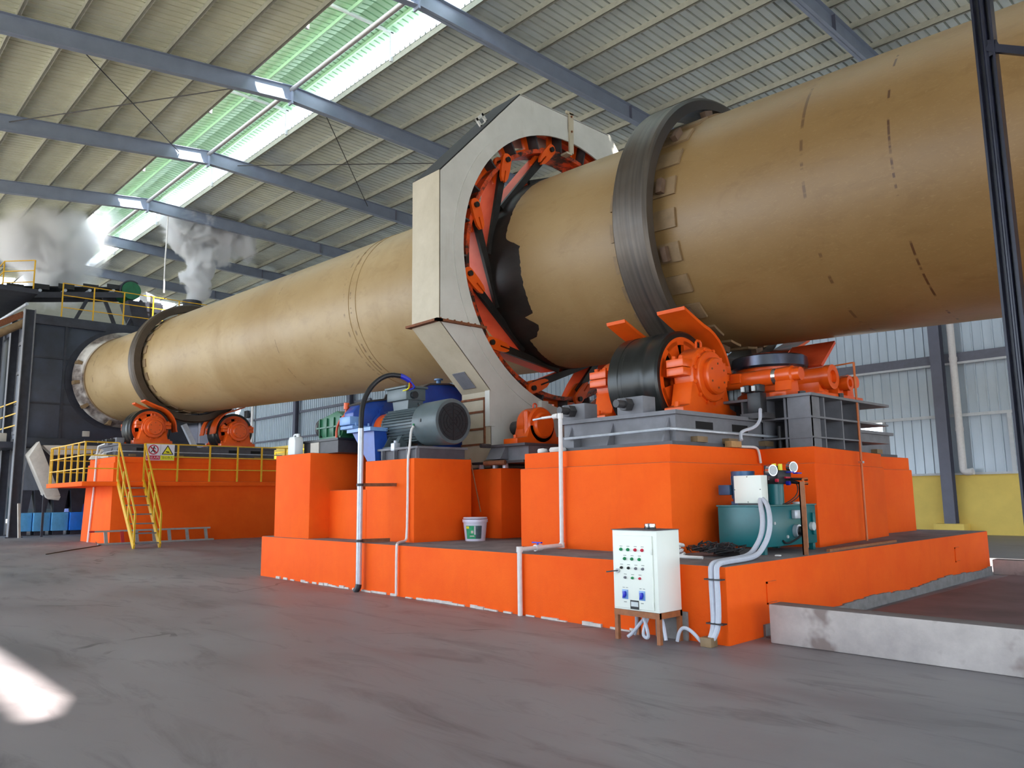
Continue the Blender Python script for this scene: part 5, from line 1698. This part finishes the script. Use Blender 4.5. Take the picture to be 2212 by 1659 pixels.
    part(t, 'brace', MB().bar((x + .02, y - .03, 5.42), (x + 1.4, y - .03, 4.62), .05, .07), M['post'], smooth=0)
    part(t, 'gusset', MB().prism([(x - .0, 5.32), (x + .14, 5.34), (x + .1, 5.46), (x - .0, 5.5)], 'y', y - .045, y - .03), M['post'], smooth=0)


build_thrust()
build_drive()
build_hydraulics()
build_pipes()


# ------------------------------------------------------------------ far pier: rails, stair, signs, ladder
def rail_run(t, posts, z0, heights, rails_to=None):
    for (x, y) in posts:
        part(t, 'post', MB().box(x - .025, x + .025, y - .025, y + .025, z0, z0 + heights[-1]), M['yellow'], smooth=0)
    for h in heights:
        for a, b in zip(posts[:-1], posts[1:]):
            part(t, 'rail', MB().bar((a[0], a[1], z0 + h), (b[0], b[1], z0 + h), .035, .035), M['yellow'], smooth=0)


def build_far_pier():
    z = 2.04
    H = (.42, .85, 1.28)
    t = thing('front_railing', 'yellow railing along the front and left side of the far pier walkway', 'railing', (-30, 7.05, z))
    rail_run(t, [(-27.98, 8.06), (-27.98, 7.04), (-28.75, 7.04), (-29.55, 7.04), (-30.4, 7.04), (-31.3, 7.04), (-32.2, 7.04), (-32.45, 7.05), (-32.45, 8.4), (-32.45, 10.0)], z, H)
    t = thing('side_railing', 'yellow railing along the near side of the far pier, right of the stair', 'railing', (-27.98, 11.5, z))
    rail_run(t, [(-27.98, 8.87), (-27.98, 9.98), (-27.98, 11.10), (-27.98, 12.12), (-27.98, 13.05), (-27.98, 14.0), (-27.98, 15.0)], z, H)
    t = thing('back_railing', 'short yellow railing at the back corner of the far pier', 'railing', (-30, 15.0, z))
    rail_run(t, [(-28.1, 15.05), (-29.5, 15.05), (-31, 15.05)], z, H)

    # steep yellow stair
    t = thing('access_stair', 'steep yellow steel stair with handrails leading up to the far pier', 'stair', (-26.3, 8.25, 0))
    P0 = {-1: Vector((-24.75, 7.70, 0)), 1: Vector((-24.75, 8.44, 0))}
    P1 = {-1: Vector((-27.95, 8.06, 2.04)), 1: Vector((-27.95, 8.87, 2.04))}
    for s in (-1, 1):
        part(t, 'stringer', MB().bar(P0[s] + Vector((-.05, 0, .04)), P1[s], .05, .2), M['yellow'], smooth=0)
        d = P1[s] - P0[s]
        pp = [P0[s] + d * f for f in (.04, .36, .68)]
        for p in pp:
            part(t, 'stair_post', MB().box(p.x - .025, p.x + .025, p.y - .025, p.y + .025, p.z, p.z + .95), M['yellow'], smooth=0)
        part(t, 'handrail', MB().bar(pp[0] + Vector((0, 0, .95)), P1[s] + Vector((0, 0, 1.25)), .045, .045), M['yellow'], smooth=0)
        part(t, 'mid_rail', MB().bar(pp[0] + Vector((0, 0, .48)), P1[s] + Vector((0, 0, .72)), .035, .035), M['yellow'], smooth=0)
    for k in range(7):
        f = (k + .45) / 7.3
        a = P0[-1] + (P1[-1] - P0[-1]) * f
        b = P0[1] + (P1[1] - P0[1]) * f
        mb = MB().hexa([(a.x - .12, a.y, a.z + .0), (a.x + .12, a.y, a.z), (b.x + .12, b.y, b.z), (b.x - .12, b.y, b.z),
                        (a.x - .12, a.y, a.z + .035), (a.x + .12, a.y, a.z + .035), (b.x + .12, b.y, b.z + .035), (b.x - .12, b.y, b.z + .035)])
        part(t, 'tread', mb, M['steel_grey'], smooth=0)

    # two square safety signs on the rail, print is flat
    def txt(parent, body, size, mat, y, zz, x):
        cu = bpy.data.curves.new('caption', 'FONT')
        cu.body = body
        cu.size = size
        cu.align_x = 'CENTER'
        cu.align_y = 'CENTER'
        o = bpy.data.objects.new('caption', cu)
        COL.objects.link(o)
        dg = bpy.context.evaluated_depsgraph_get()
        me = bpy.data.meshes.new_from_object(o.evaluated_get(dg))
        bpy.data.objects.remove(o)
        me.materials.clear()
        me.materials.append(mat)
        c = bpy.data.objects.new('caption', me)
        COL.objects.link(c)
        c.parent = parent
        pl = world_loc(parent)
        c.location = (x - pl.x, y - pl.y, zz - pl.z)
        c.rotation_euler = (PI / 2, 0, PI / 2)
    X = -27.93
    def board(y0, lab, cat_lab):
        t = thing('safety_sign', lab, 'sign', (X, y0 + .25, 2.75), 'safety signs')
        part(t, 'plate', MB().box(X, X + .012, y0, y0 + .46, 2.76, 3.31), M['sign_white'], smooth=0)
        return t
    f = X + .0125
    def disc(t, nm, y, zz, r0, r1, mat, o=0.0):
        part(t, nm, MB().lathe([(0, r0), (0, r1), (.002, r1), (.002, r0)], (f + o, y, zz), (1, 0, 0), 40, True), M[mat], smooth=0)
    y0 = 8.90
    t = board(y0, 'square sign with a red prohibition circle hanging on the yellow rail', '')
    disc(t, 'red_ring', y0 + .23, 3.12, .135, .17, 'sign_red')
    b = MB()
    yc, zc_ = y0 + .23, 3.12
    d = Vector((0, .7, -.7))
    part(t, 'red_slash', MB().bar(Vector((f + .003, yc, zc_)) - d * .15, Vector((f + .003, yc, zc_)) + d * .15, .002, .035, (0, .7, .7)), M['sign_red'], smooth=0)
    pg = MB()
    pg.lathe([(0, .001), (0, .03), (.001, .03), (.001, .001)], (f + .001, yc + .02, zc_ + .09), (1, 0, 0), 16)
    for a, b_, w in (((yc + .01, zc_ + .06), (yc - .02, zc_ - .02), .045), ((yc - .02, zc_ - .02), (yc - .08, zc_ - .10), .028), ((yc - .02, zc_ - .02), (yc + .06, zc_ - .11), .028), ((yc, zc_ + .05), (yc + .08, zc_ + .03), .022), ((yc, zc_ + .05), (yc - .08, zc_ + .04), .022)):
        pg.bar((f + .001, a[0], a[1]), (f + .001, b_[0], b_[1]), .001, w, (0, -(b_[1] - a[1]), b_[0] - a[0]))
    part(t, 'walking_figure', pg, M['sign_blk'], smooth=0)
    part(t, 'red_band', MB().box(f, f + .002, y0 + .01, y0 + .45, 2.78, 2.92), M['sign_red'], smooth=0)
    txt(t, '禁止入内', .095, M['sign_white'], y0 + .23, 2.85, f + .004)
    y0 = 9.37
    t = board(y0, 'square sign with a yellow warning triangle hanging on the yellow rail', '')
    yc = y0 + .23
    part(t, 'black_triangle', MB().prism([(yc - .20, 2.96), (yc + .20, 2.96), (yc, 3.29)], 'x', f, f + .002), M['sign_blk'], smooth=0)
    part(t, 'yellow_triangle', MB().prism([(yc - .15, 2.985), (yc + .15, 2.985), (yc, 3.235)], 'x', f + .002, f + .004), M['sign_yel'], smooth=0)
    hp = MB()
    hp.bar((f + .005, yc - .06, 3.06), (f + .005, yc + .05, 3.05), .001, .03, (0, 0, 1))
    for k in range(4):
        hp.bar((f + .005, yc - .03 + .02 * k, 3.05), (f + .005, yc + .0 + .025 * k, 3.01), .001, .009, (0, 1, 0))
    part(t, 'hand_mark', hp, M['sign_blk'], smooth=0)
    part(t, 'yellow_band', MB().box(f, f + .002, y0 + .0, y0 + .46, 2.765, 2.93), M['sign_yel'], smooth=0)
    txt(t, '当心伤人', .095, M['sign_blk'], yc, 2.85, f + .004)

    # aluminium ladder lying on edge against the pier
    t = thing('ladder', 'aluminium ladder with red fittings lying against the far pier', 'ladder', (-27.95, 9.5, 0))
    def lp(s_, h):
        return Vector((-27.86 + .16 * (s_ / 3.5) * 0 - .10 * h, 7.75 + s_, .03 + h * .40))
    part(t, 'rail', MB().bar(lp(-.35, 1), lp(3.45, 1), .06, .055), M['alu'], smooth=0)
    part(t, 'rail', MB().bar(lp(-.2, 0), lp(3.55, 0), .06, .055), M['alu'], smooth=0)
    for k, s_ in enumerate((.05, .55, 1.0, 1.55, 2.05, 2.65, 3.3)):
        part(t, 'rung', MB().bar(lp(s_, 0), lp(s_ - .02, 1), .05, .10, (0, 1, 0)), M['alu'] if k != 1 else M['red_ladder'], smooth=0, label='red rung' if k == 1 else None)
    part(t, 'hook', MB().bar(lp(-.45, 1), lp(-.3, 1), .08, .06), M['red_ladder'], smooth=0)
    r = random.Random(2)
    single('floor_cable', MB().tube([(-24.2, 5.3, .012), (-25.6, 6.2, .012), (-27.0, 7.2, .012), (-27.6, 7.6, .012), (-28.5, 7.7, .02), (-29.2, 7.85, .05)], .014, 6, 2), M['black'],
           'thin black cable lying on the floor left of the yellow stair', 'cable', (-26, 6.5, 0))
    t = thing('pier_pipe', 'white plastic pipe running down the left front of the far pier', 'pipe', (-30.0, 7.85, 0))
    part(t, 'lower_tube', MB().tube([(-30.35, 7.9, 0), (-30.0, 7.9, 1.89)], .035, 10), M['white'])
    part(t, 'upper_tube', MB().tube([(-29.98, 7.9, 2.04), (-29.9, 7.9, 3.0), (-29.95, 7.95, 3.3), (-29.7, 8.1, 3.38)], .035, 10), M['white'])
    t = thing('cap_debris', 'heap of grey pipe ends and dust lying at the left end of the far base frame', 'pipe heap', (-30.2, 8.0, 2.87))
    for k, (a, b) in enumerate((((-30.6, 8.05, 2.93), (-29.4, 8.02, 3.02)), ((-30.4, 8.1, 2.95), (-29.7, 8.0, 3.15)), ((-30.2, 8.0, 2.92), (-29.2, 8.12, 2.92)))):
        part(t, 'pipe_end', MB().cyl(a, b, .05, n=10), M['dust'])
    part(t, 'dust_lump', MB().lathe([(0, .01), (0, .3), (.1, .25), (.22, .08), (.24, .01)], (-30.6, 8.12, 2.87), (0, 0, 1), 12), M['dust'])


# ------------------------------------------------------------------ far tail chamber and its tower
def build_tail():
    XF = -38.45
    t = thing('tail_chamber', 'dark steel kiln tail chamber closing the far end of the kiln', 'chamber', (-42, 11.5, 3.8))
    zt = 9.5
    part(t, 'casing', MB().box(-46, XF, 7.2, 15.4, 4.1, zt), M['chamber'], 0.03)
    part(t, 'top_girder', MB().box(-46, XF + .12, 7.1, 15.5, zt - .42, zt), M['tower'], 0.01)
    part(t, 'bottom_girder', MB().box(-46, XF + .15, 7.1, 15.5, 3.72, 4.12), M['tower'], 0.01)
    for y in (7.25, 8.55, 14.6):
        part(t, 'stiffener', MB().box(XF - .02, XF + .07, y, y + .1, 4.1, zt - .4), M['tower'], smooth=0)
    for z in (5.6, 7.6):
        part(t, 'stiffener', MB().box(XF - .02, XF + .05, 7.2, 15.3, z, z + .08), M['tower'], smooth=0)
    part(t, 'chimney', MB().lathe([(9.7, .45), (11.05, .42), (11.15, .46), (11.25, .46), (11.25, .36), (11.0, .36)], (-38.9, 14.2, 0), (0, 0, 1), 24), M['tower'])
    part(t, 'seal_plate', MB().lathe([(0, 1.8), (0, 2.35), (.08, 2.35), (.08, 1.8)], A(-38.44), AX, 64, True), M['tower'])
    part(t, 'cleaning_door', MB().box(XF, XF + .05, 9.5, 9.8, 4.25, 4.5), M['dust'], 0.02, label='pale lump of dust on the girder')
    # hopper under the chamber
    part(t, 'hopper', MB().hexa([(-42, 7.8, 1.1), (-38.9, 8.6, 1.1), (-38.9, 9.6, 1.1), (-42, 10.2, 1.1), (-44, 7.4, 3.75), (-38.6, 7.6, 3.75), (-38.6, 13, 3.75), (-44, 13, 3.75)]), M['tower'], smooth=0)

    # walkway railing on top
    t = thing('roof_railing', 'yellow railing on the roof of the dark tail chamber', 'railing', (XF, 11, zt))
    rail_run(t, [(XF + .05, 8.35), (XF + .05, 9.62), (XF + .05, 10.9), (XF + .05, 12.2), (XF + .05, 13.4), (XF + .05, 14.95)], zt, (.45, 1.0, 1.55))
    t = thing('conveyor_railing', 'yellow railing on the raised conveyor gallery at the upper left', 'railing', (-40, 6.6, 10.3))
    rail_run(t, [(-37.6, 7.05), (-38.6, 6.1), (-40.5, 6.1), (-42.5, 6.1)], 10.35, (.35, .85, 1.3))
    # belt conveyor rising to the drive drum
    t = thing('belt_conveyor', 'dark belt conveyor rising above the tail chamber with a green drum', 'conveyor', (-39, 9, zt))
    a, b = Vector((-40.0, 5.2, 10.2)), Vector((-39.0, 11.2, 11.0))
    part(t, 'side_girder', MB().bar(a + Vector((.5, 0, 0)), b + Vector((.5, 0, 0)), .08, .26), M['tower'], smooth=0)
    part(t, 'side_girder', MB().bar(a + Vector((-.5, 0, 0)), b + Vector((-.5, 0, 0)), .08, .26), M['tower'], smooth=0)
    part(t, 'belt', MB().bar(a + Vector((0, 0, .4)), b + Vector((0, 0, .35)), 1.0, .04), M['black'], smooth=0)
    for k in range(6):
        p = a.lerp(b, .08 + .16 * k)
        part(t, 'idler', MB().cyl(p + Vector((-.5, 0, .22)), p + Vector((.5, 0, .22)), .07), M['galv'])
        part(t, 'belt_skirt', MB().bar(p + Vector((.52, -.3, .38)), p + Vector((.52, .35, .40)), .03, .22), M['black'], smooth=0)
    part(t, 'drive_drum', MB().cyl(b + Vector((-.6, 0, .2)), b + Vector((.6, 0, .2)), .42, n=28), M['green'])
    part(t, 'drum_guard', MB().lathe([(0, .44), (0, .5), (1.1, .5), (1.1, .44)], b + Vector((-.55, 0, .2)), (1, 0, 0), 20, False, -.3, 2.2), M['tower'])
    for (y0, y1) in ((9.0, 9.6), (10.7, 10.1), (11.2, 11.8)):
        part(t, 'trestle_leg', MB().bar((-38.9, y0, zt), (-38.9, y1, 10.9), .14, .14), M['tower'], smooth=0)
    part(t, 'feed_hopper', MB().hexa([(-39.6, 11.5, zt), (-38.7, 11.5, zt), (-38.7, 12.2, zt), (-39.6, 12.2, zt), (-39.8, 11.1, 10.75), (-38.5, 11.1, 10.75), (-38.5, 12.7, 10.75), (-39.8, 12.7, 10.75)]), M['tower'], smooth=0)
    part(t, 'white_cover', MB().hexa([(-39.6, 12.0, 10.8), (-38.6, 12.0, 10.8), (-38.6, 12.9, 10.3), (-39.6, 12.9, 10.3), (-39.6, 11.9, 11.3), (-38.6, 11.9, 11.3), (-38.6, 12.5, 11.1), (-39.6, 12.5, 11.1)]), M['galv'], smooth=0)
    t = thing('gallery_deck', 'dark steel gallery deck and girder at the left edge above the tower', 'gallery', (-40, 6, 9.6))
    part(t, 'deck', MB().box(-46, -37.4, 5.3, 7.2, 10.15, 10.35), M['tower'], smooth=0)
    part(t, 'deck_girder', MB().box(-46, -37.5, 5.4, 5.6, 9.6, 10.15), M['tower'], smooth=0)
    part(t, 'white_tube', MB().tube([(-46, 6.0, 9.35), (-37.8, 6.9, 9.75)], .07, 10), M['galv'])
    part(t, 'orange_brace', MB().bar((-38.3, 6.9, 9.4), (-38.3, 5.2, 8.3), .2, .25), M['rust'], smooth=0)
    part(t, 'tan_duct', MB().tube([(-37.9, 6.95, 9.0), (-37.9, 4.6, 7.4)], .16, 12), M['pad'])

    # tower columns
    def hcol(x, y, ztop, lab, w=.26):
        t = thing('tower_column', lab, 'column', (x, y, 0), 'tower columns')
        part(t, 'flange', MB().box(x - w * .5, x + w * .5, y - w * .58, y - w * .5, 0, ztop), M['tower_edge'], smooth=0)
        part(t, 'flange', MB().box(x - w * .5, x + w * .5, y + w * .5, y + w * .58, 0, ztop), M['tower_edge'], smooth=0)
        part(t, 'web', MB().box(x - .12, x + .0, y - w * .5, y + w * .5, 0, ztop), M['tower'], smooth=0)
        part(t, 'base_plate', MB().box(x - w * .8, x + w * .8, y - w * .9, y + w * .9, 0, .03), M['tower'], smooth=0)
    hcol(-37.0, 6.88, 9.35, 'dark H-section tower column at the corner of the tail chamber', .34)
    hcol(-39.6, 6.86, 9.35, 'dark tower column second from the chamber corner, partly cut by the frame', .30)
    hcol(-43.2, 6.86, 9.35, 'third dark tower column in the gloom at the left edge', .30)
    for k, z in enumerate((4.3, 5.6, 6.9, 8.2)):
        single('cross_tie', MB().bar((-37.1, 7.05, z), (-39.5, 7.05, z + .05), .1, .14), M['tower_edge'], 'pale cross tie between the tower columns, %s' % ('lowest of four', 'second from below', 'second from the top', 'topmost')[k], 'cross tie', (-38.3, 7.05, z), 'cross ties of the tower')
    t = thing('tower_platform', 'small dark platform with three yellow rails between the left tower columns', 'platform', (-39, 6.3, 3.3))
    part(t, 'deck', MB().box(-43, -37.3, 5.4, 6.85, 3.6, 3.85), M['tower'], smooth=0)
    for z in (4.55, 5.05, 5.55):
        part(t, 'rail', MB().bar((-43, 6.6, z), (-37.2, 6.8, z), .05, .05), M['yellow'], smooth=0)
    part(t, 'stored_box', MB().box(-38.6, -38.1, 6.2, 6.6, 3.85, 4.25), M['dust'], .02)
    single('leaning_plank', MB().bar((-36.45, 7.0, 0.0), (-36.6, 6.93, 1.35), .10, .05), M['dust'], 'short pale board leaning against the tower column foot', 'board', (-36.5, 7.0, 0))

    # dusty chute
    t = thing('dust_chute', 'pale dusty chute sloping down beside the far pier', 'chute', (-36.6, 7.7, 2.5))
    d = MB().hexa([(-36.9, 7.05, 3.3), (-36.4, 7.12, 3.2), (-36.4, 7.45, 3.85), (-36.9, 7.45, 3.85),
                   (-36.9, 7.75, 1.7), (-36.4, 7.85, 1.55), (-36.4, 8.35, 1.65), (-36.9, 8.35, 1.75)])
    part(t, 'trough', d, M['dust'], 0.02)
    part(t, 'lip', MB().hexa([(-36.9, 7.72, 1.7), (-36.38, 7.9, 1.5), (-36.38, 8.3, 1.45), (-36.9, 8.3, 1.6), (-36.9, 7.72, 1.8), (-36.38, 7.82, 1.6), (-36.38, 8.36, 1.62), (-36.9, 8.36, 1.7)]), M['dust'], 0.02)
    part(t, 'feed_spout', MB().hexa([(-37.0, 8.0, 3.3), (-36.5, 8.0, 3.3), (-36.5, 10, 3.45), (-37.0, 10, 3.45), (-37.0, 7.6, 3.7), (-36.5, 7.6, 3.7), (-36.5, 10, 3.75), (-37.0, 10, 3.75)]), M['dust'], 0.02)
    part(t, 'strut', MB().bar((-36.6, 7.8, 1.7), (-36.6, 7.8, 0), .08, .08), M['tower'], smooth=0)
    # blue drag conveyor under the hopper
    cols = ['conv_blue2', 'conv_blue2', 'conv_blue2', 'conv_blue']
    labs = ['dusty pale blue conveyor box nearest the tower column', 'dusty pale blue conveyor box, second from the tower column', 'dusty blue conveyor box next to the bright blue end box', 'bright blue conveyor end box beside the far orange pier']
    for k in range(4):
        y0 = 7.15 + .66 * k
        x1 = -38.3 + .12 * k
        t = thing('conveyor_box', labs[k], 'conveyor', (x1, y0, 0), 'blue conveyor boxes')
        part(t, 'casing', MB().box(x1 - 1.2, x1, y0, y0 + .62, .18, .95), M[cols[k]], 0.02)
        part(t, 'foot', MB().box(x1 - 1.0, x1 - .9, y0 + .1, y0 + .5, 0, .2), M['tower'], smooth=0)
        part(t, 'foot', MB().box(x1 - .3, x1 - .2, y0 + .1, y0 + .5, 0, .2), M['tower'], smooth=0)
        part(t, 'inlet_duct', MB().hexa([(x1 - .8, y0 + .12, .95), (x1 - .3, y0 + .12, .95), (x1 - .3, y0 + .5, .95), (x1 - .8, y0 + .5, .95), (x1 - .9, y0 + .0, 1.9), (x1 - .2, y0 + .0, 1.9), (x1 - .2, y0 + .6, 1.9), (x1 - .9, y0 + .6, 1.9)]), M['tower'], smooth=0)
    t = thing('white_tank', 'white and dark blue tank glimpsed between hopper and far pier', 'tank', (-48, 12, 0))
    part(t, 'shell', MB().lathe([(.1, .8), (1.6, .8), (1.62, .82), (2.6, .82), (3.1, .4)], (-48, 12.0, 0), (0, 0, 1), 28), M['galv'])
    part(t, 'blue_band', MB().lathe([(.5, .83), (1.5, .83)], (-48, 12.0, 0), (0, 0, 1), 28), M['blue'])
    part(t, 'stand', MB().cyl((-48, 12.0, 0), (-48, 12.0, .12), .7), M['tower'])

    # hanging white pipe and diagonal roof-light pipe
    single('hanging_pipe', MB().tube([(-37.9, 12.5, 15.2), (-37.9, 12.5, 14.0), (-37.92, 12.47, 12.5), (-37.9, 12.5, 11.2)], .035, 8, 1), M['white'], 'thin white pipe hanging from the roof between the two steam clouds', 'pipe', (-37.9, 12.5, 11.2))
    single('slanting_duct', MB().bar((-34.0, 12.3, 4.6), (-34.0, 13.2, 2.9), .2, .2), M['galv'], 'bright slanting metal duct seen between the two distant rollers', 'duct', (-34, 12.7, 3.0))
    single('cross_duct', MB().bar((-36.0, 9.0, 3.9), (-36.0, 14.0, 3.9), .12, .12), M['tower'], 'dark horizontal pipe behind the distant rollers', 'pipe', (-36, 11.5, 3.9))


# ------------------------------------------------------------------ steam
def steam(name, label, puffs, dens, scale, lo, hi):
    """soft billows: each puff is an ellipsoid whose vapour thins out towards its rim"""
    m = bpy.data.materials.new(name + '_vapour')
    m.use_nodes = True
    nt = m.node_tree
    nt.nodes.clear()
    N = nt.nodes.new
    L = nt.links.new
    out = N('ShaderNodeOutputMaterial')
    vol = N('ShaderNodeVolumePrincipled')
    vol.inputs['Color'].default_value = (.97, .97, .98, 1)
    vol.inputs['Anisotropy'].default_value = 0.1
    tc = N('ShaderNodeTexCoord')
    ln = N('ShaderNodeVectorMath')
    ln.operation = 'LENGTH'
    geo = N('ShaderNodeNewGeometry')
    nz = N('ShaderNodeTexNoise')
    nz.inputs['Scale'].default_value = scale
    nz.inputs['Detail'].default_value = 4
    nz.inputs['Roughness'].default_value = .6
    nz.inputs['Distortion'].default_value = .5
    ad = N('ShaderNodeMath')
    ad.operation = 'MULTIPLY_ADD'          # noise * 1.6 - 0.8 pushes the rim in and out
    ad.inputs[1].default_value = 2.2
    ad.inputs[2].default_value = -1.1
    su = N('ShaderNodeMath')
    su.operation = 'SUBTRACT'
    mr = N('ShaderNodeMapRange')
    mr.interpolation_type = 'SMOOTHSTEP'
    mr.inputs[1].default_value = lo
    mr.inputs[2].default_value = hi
    mr.inputs[3].default_value = 1.0
    mr.inputs[4].default_value = 0.0
    oi = N('ShaderNodeObjectInfo')
    mu = N('ShaderNodeMath')
    mu.operation = 'MULTIPLY'
    sx = N('ShaderNodeSeparateColor')
    m2 = N('ShaderNodeMath')
    m2.operation = 'MULTIPLY'
    m2.inputs[1].default_value = dens
    L(tc.outputs['Object'], ln.inputs[0])
    L(geo.outputs['Position'], nz.inputs['Vector'])
    L(nz.outputs[0], ad.inputs[0])
    L(ln.outputs['Value'], su.inputs[0])
    L(ad.outputs[0], su.inputs[1])
    L(su.outputs[0], mr.inputs[0])
    L(oi.outputs['Color'], sx.inputs[0])
    L(mr.outputs[0], mu.inputs[0])
    L(sx.outputs[0], mu.inputs[1])
    L(mu.outputs[0], m2.inputs[0])
    L(m2.outputs[0], vol.inputs['Density'])
    L(vol.outputs[0], out.inputs['Volume'])
    x, y, z = puffs[0][:3]
    t = thing(name, label, 'steam', (x, y, z))
    t['kind'] = 'stuff'
    me = mesh_of('puff', MB().lathe([(-1, .001), (-.9, .44), (-.7, .71), (-.4, .92), (0, 1), (.4, .92), (.7, .71), (.9, .44), (1, .001)], (0, 0, 0), (0, 0, 1), 20), m)
    for (px, py, pz, r, d) in puffs:
        o = bpy.data.objects.new('puff', me)
        COL.objects.link(o)
        o.parent = t
        o.location = (px - x, py - y, pz - z)
        o.scale = (r * 1.5, r * 1.5, r * 1.5)
        o.color = (min(1, d), d, d, 1)
        o['kind'] = 'stuff'
    return t


build_far_pier()
build_tail()
steam('steam_plume', 'white steam column rising from the chimney behind the kiln end',
      [(-38.9, 14.26, 11.46, 0.37, 1.6), (-38.9, 14.38, 11.98, 0.52, 1.5), (-38.9, 14.24, 12.48, 0.54, 1.4), (-38.9, 14.33, 13.03, 0.62, 1.3), (-38.9, 14.58, 13.61, 0.67, 1.2), (-38.9, 14.28, 14.04, 0.72, 1.1), (-38.9, 14.54, 14.58, 0.68, 0.9), (-38.9, 13.79, 14.61, 0.7, 0.8), (-38.9, 13.42, 14.91, 0.75, 0.5), (-38.9, 12.89, 15.13, 0.65, 0.3), (-38.9, 15.29, 14.95, 0.86, 0.35), (-38.9, 16.2, 14.8, 0.91, 0.3), (-38.9, 15.62, 14.1, 0.65, 0.18), (-38.9, 14.6, 15.36, 1.06, 0.35), (-38.9, 13.66, 15.55, 0.95, 0.25), (-38.9, 16.56, 15.43, 0.77, 0.15)], 9.0, 1.1, .45, .8)
steam('steam_cloud', 'broad drifting steam cloud over the conveyor at the upper left',
      [(-42.5, 8.73, 11.98, 1.08, 0.8), (-42.5, 8.09, 12.14, 1.08, 0.8), (-42.5, 9.26, 12.71, 1.16, 0.7), (-42.5, 8.34, 12.93, 1.34, 0.7), (-42.5, 7.65, 12.97, 1.03, 0.6), (-42.5, 9.1, 13.55, 1.3, 0.6), (-42.5, 8.37, 13.94, 1.5, 0.5), (-42.5, 9.81, 13.89, 1.04, 0.45), (-42.5, 7.4, 13.84, 1.16, 0.35), (-42.5, 9.14, 14.58, 1.44, 0.35), (-42.5, 10.07, 14.79, 1.05, 0.3), (-42.5, 7.73, 14.62, 1.3, 0.22), (-42.5, 10.58, 15.27, 0.92, 0.15), (-42.5, 8.49, 15.15, 1.31, 0.15)], 2.4, .7, .3, .9)
SC.cycles.volume_step_rate = 1.5
SC.cycles.volume_max_steps = 96
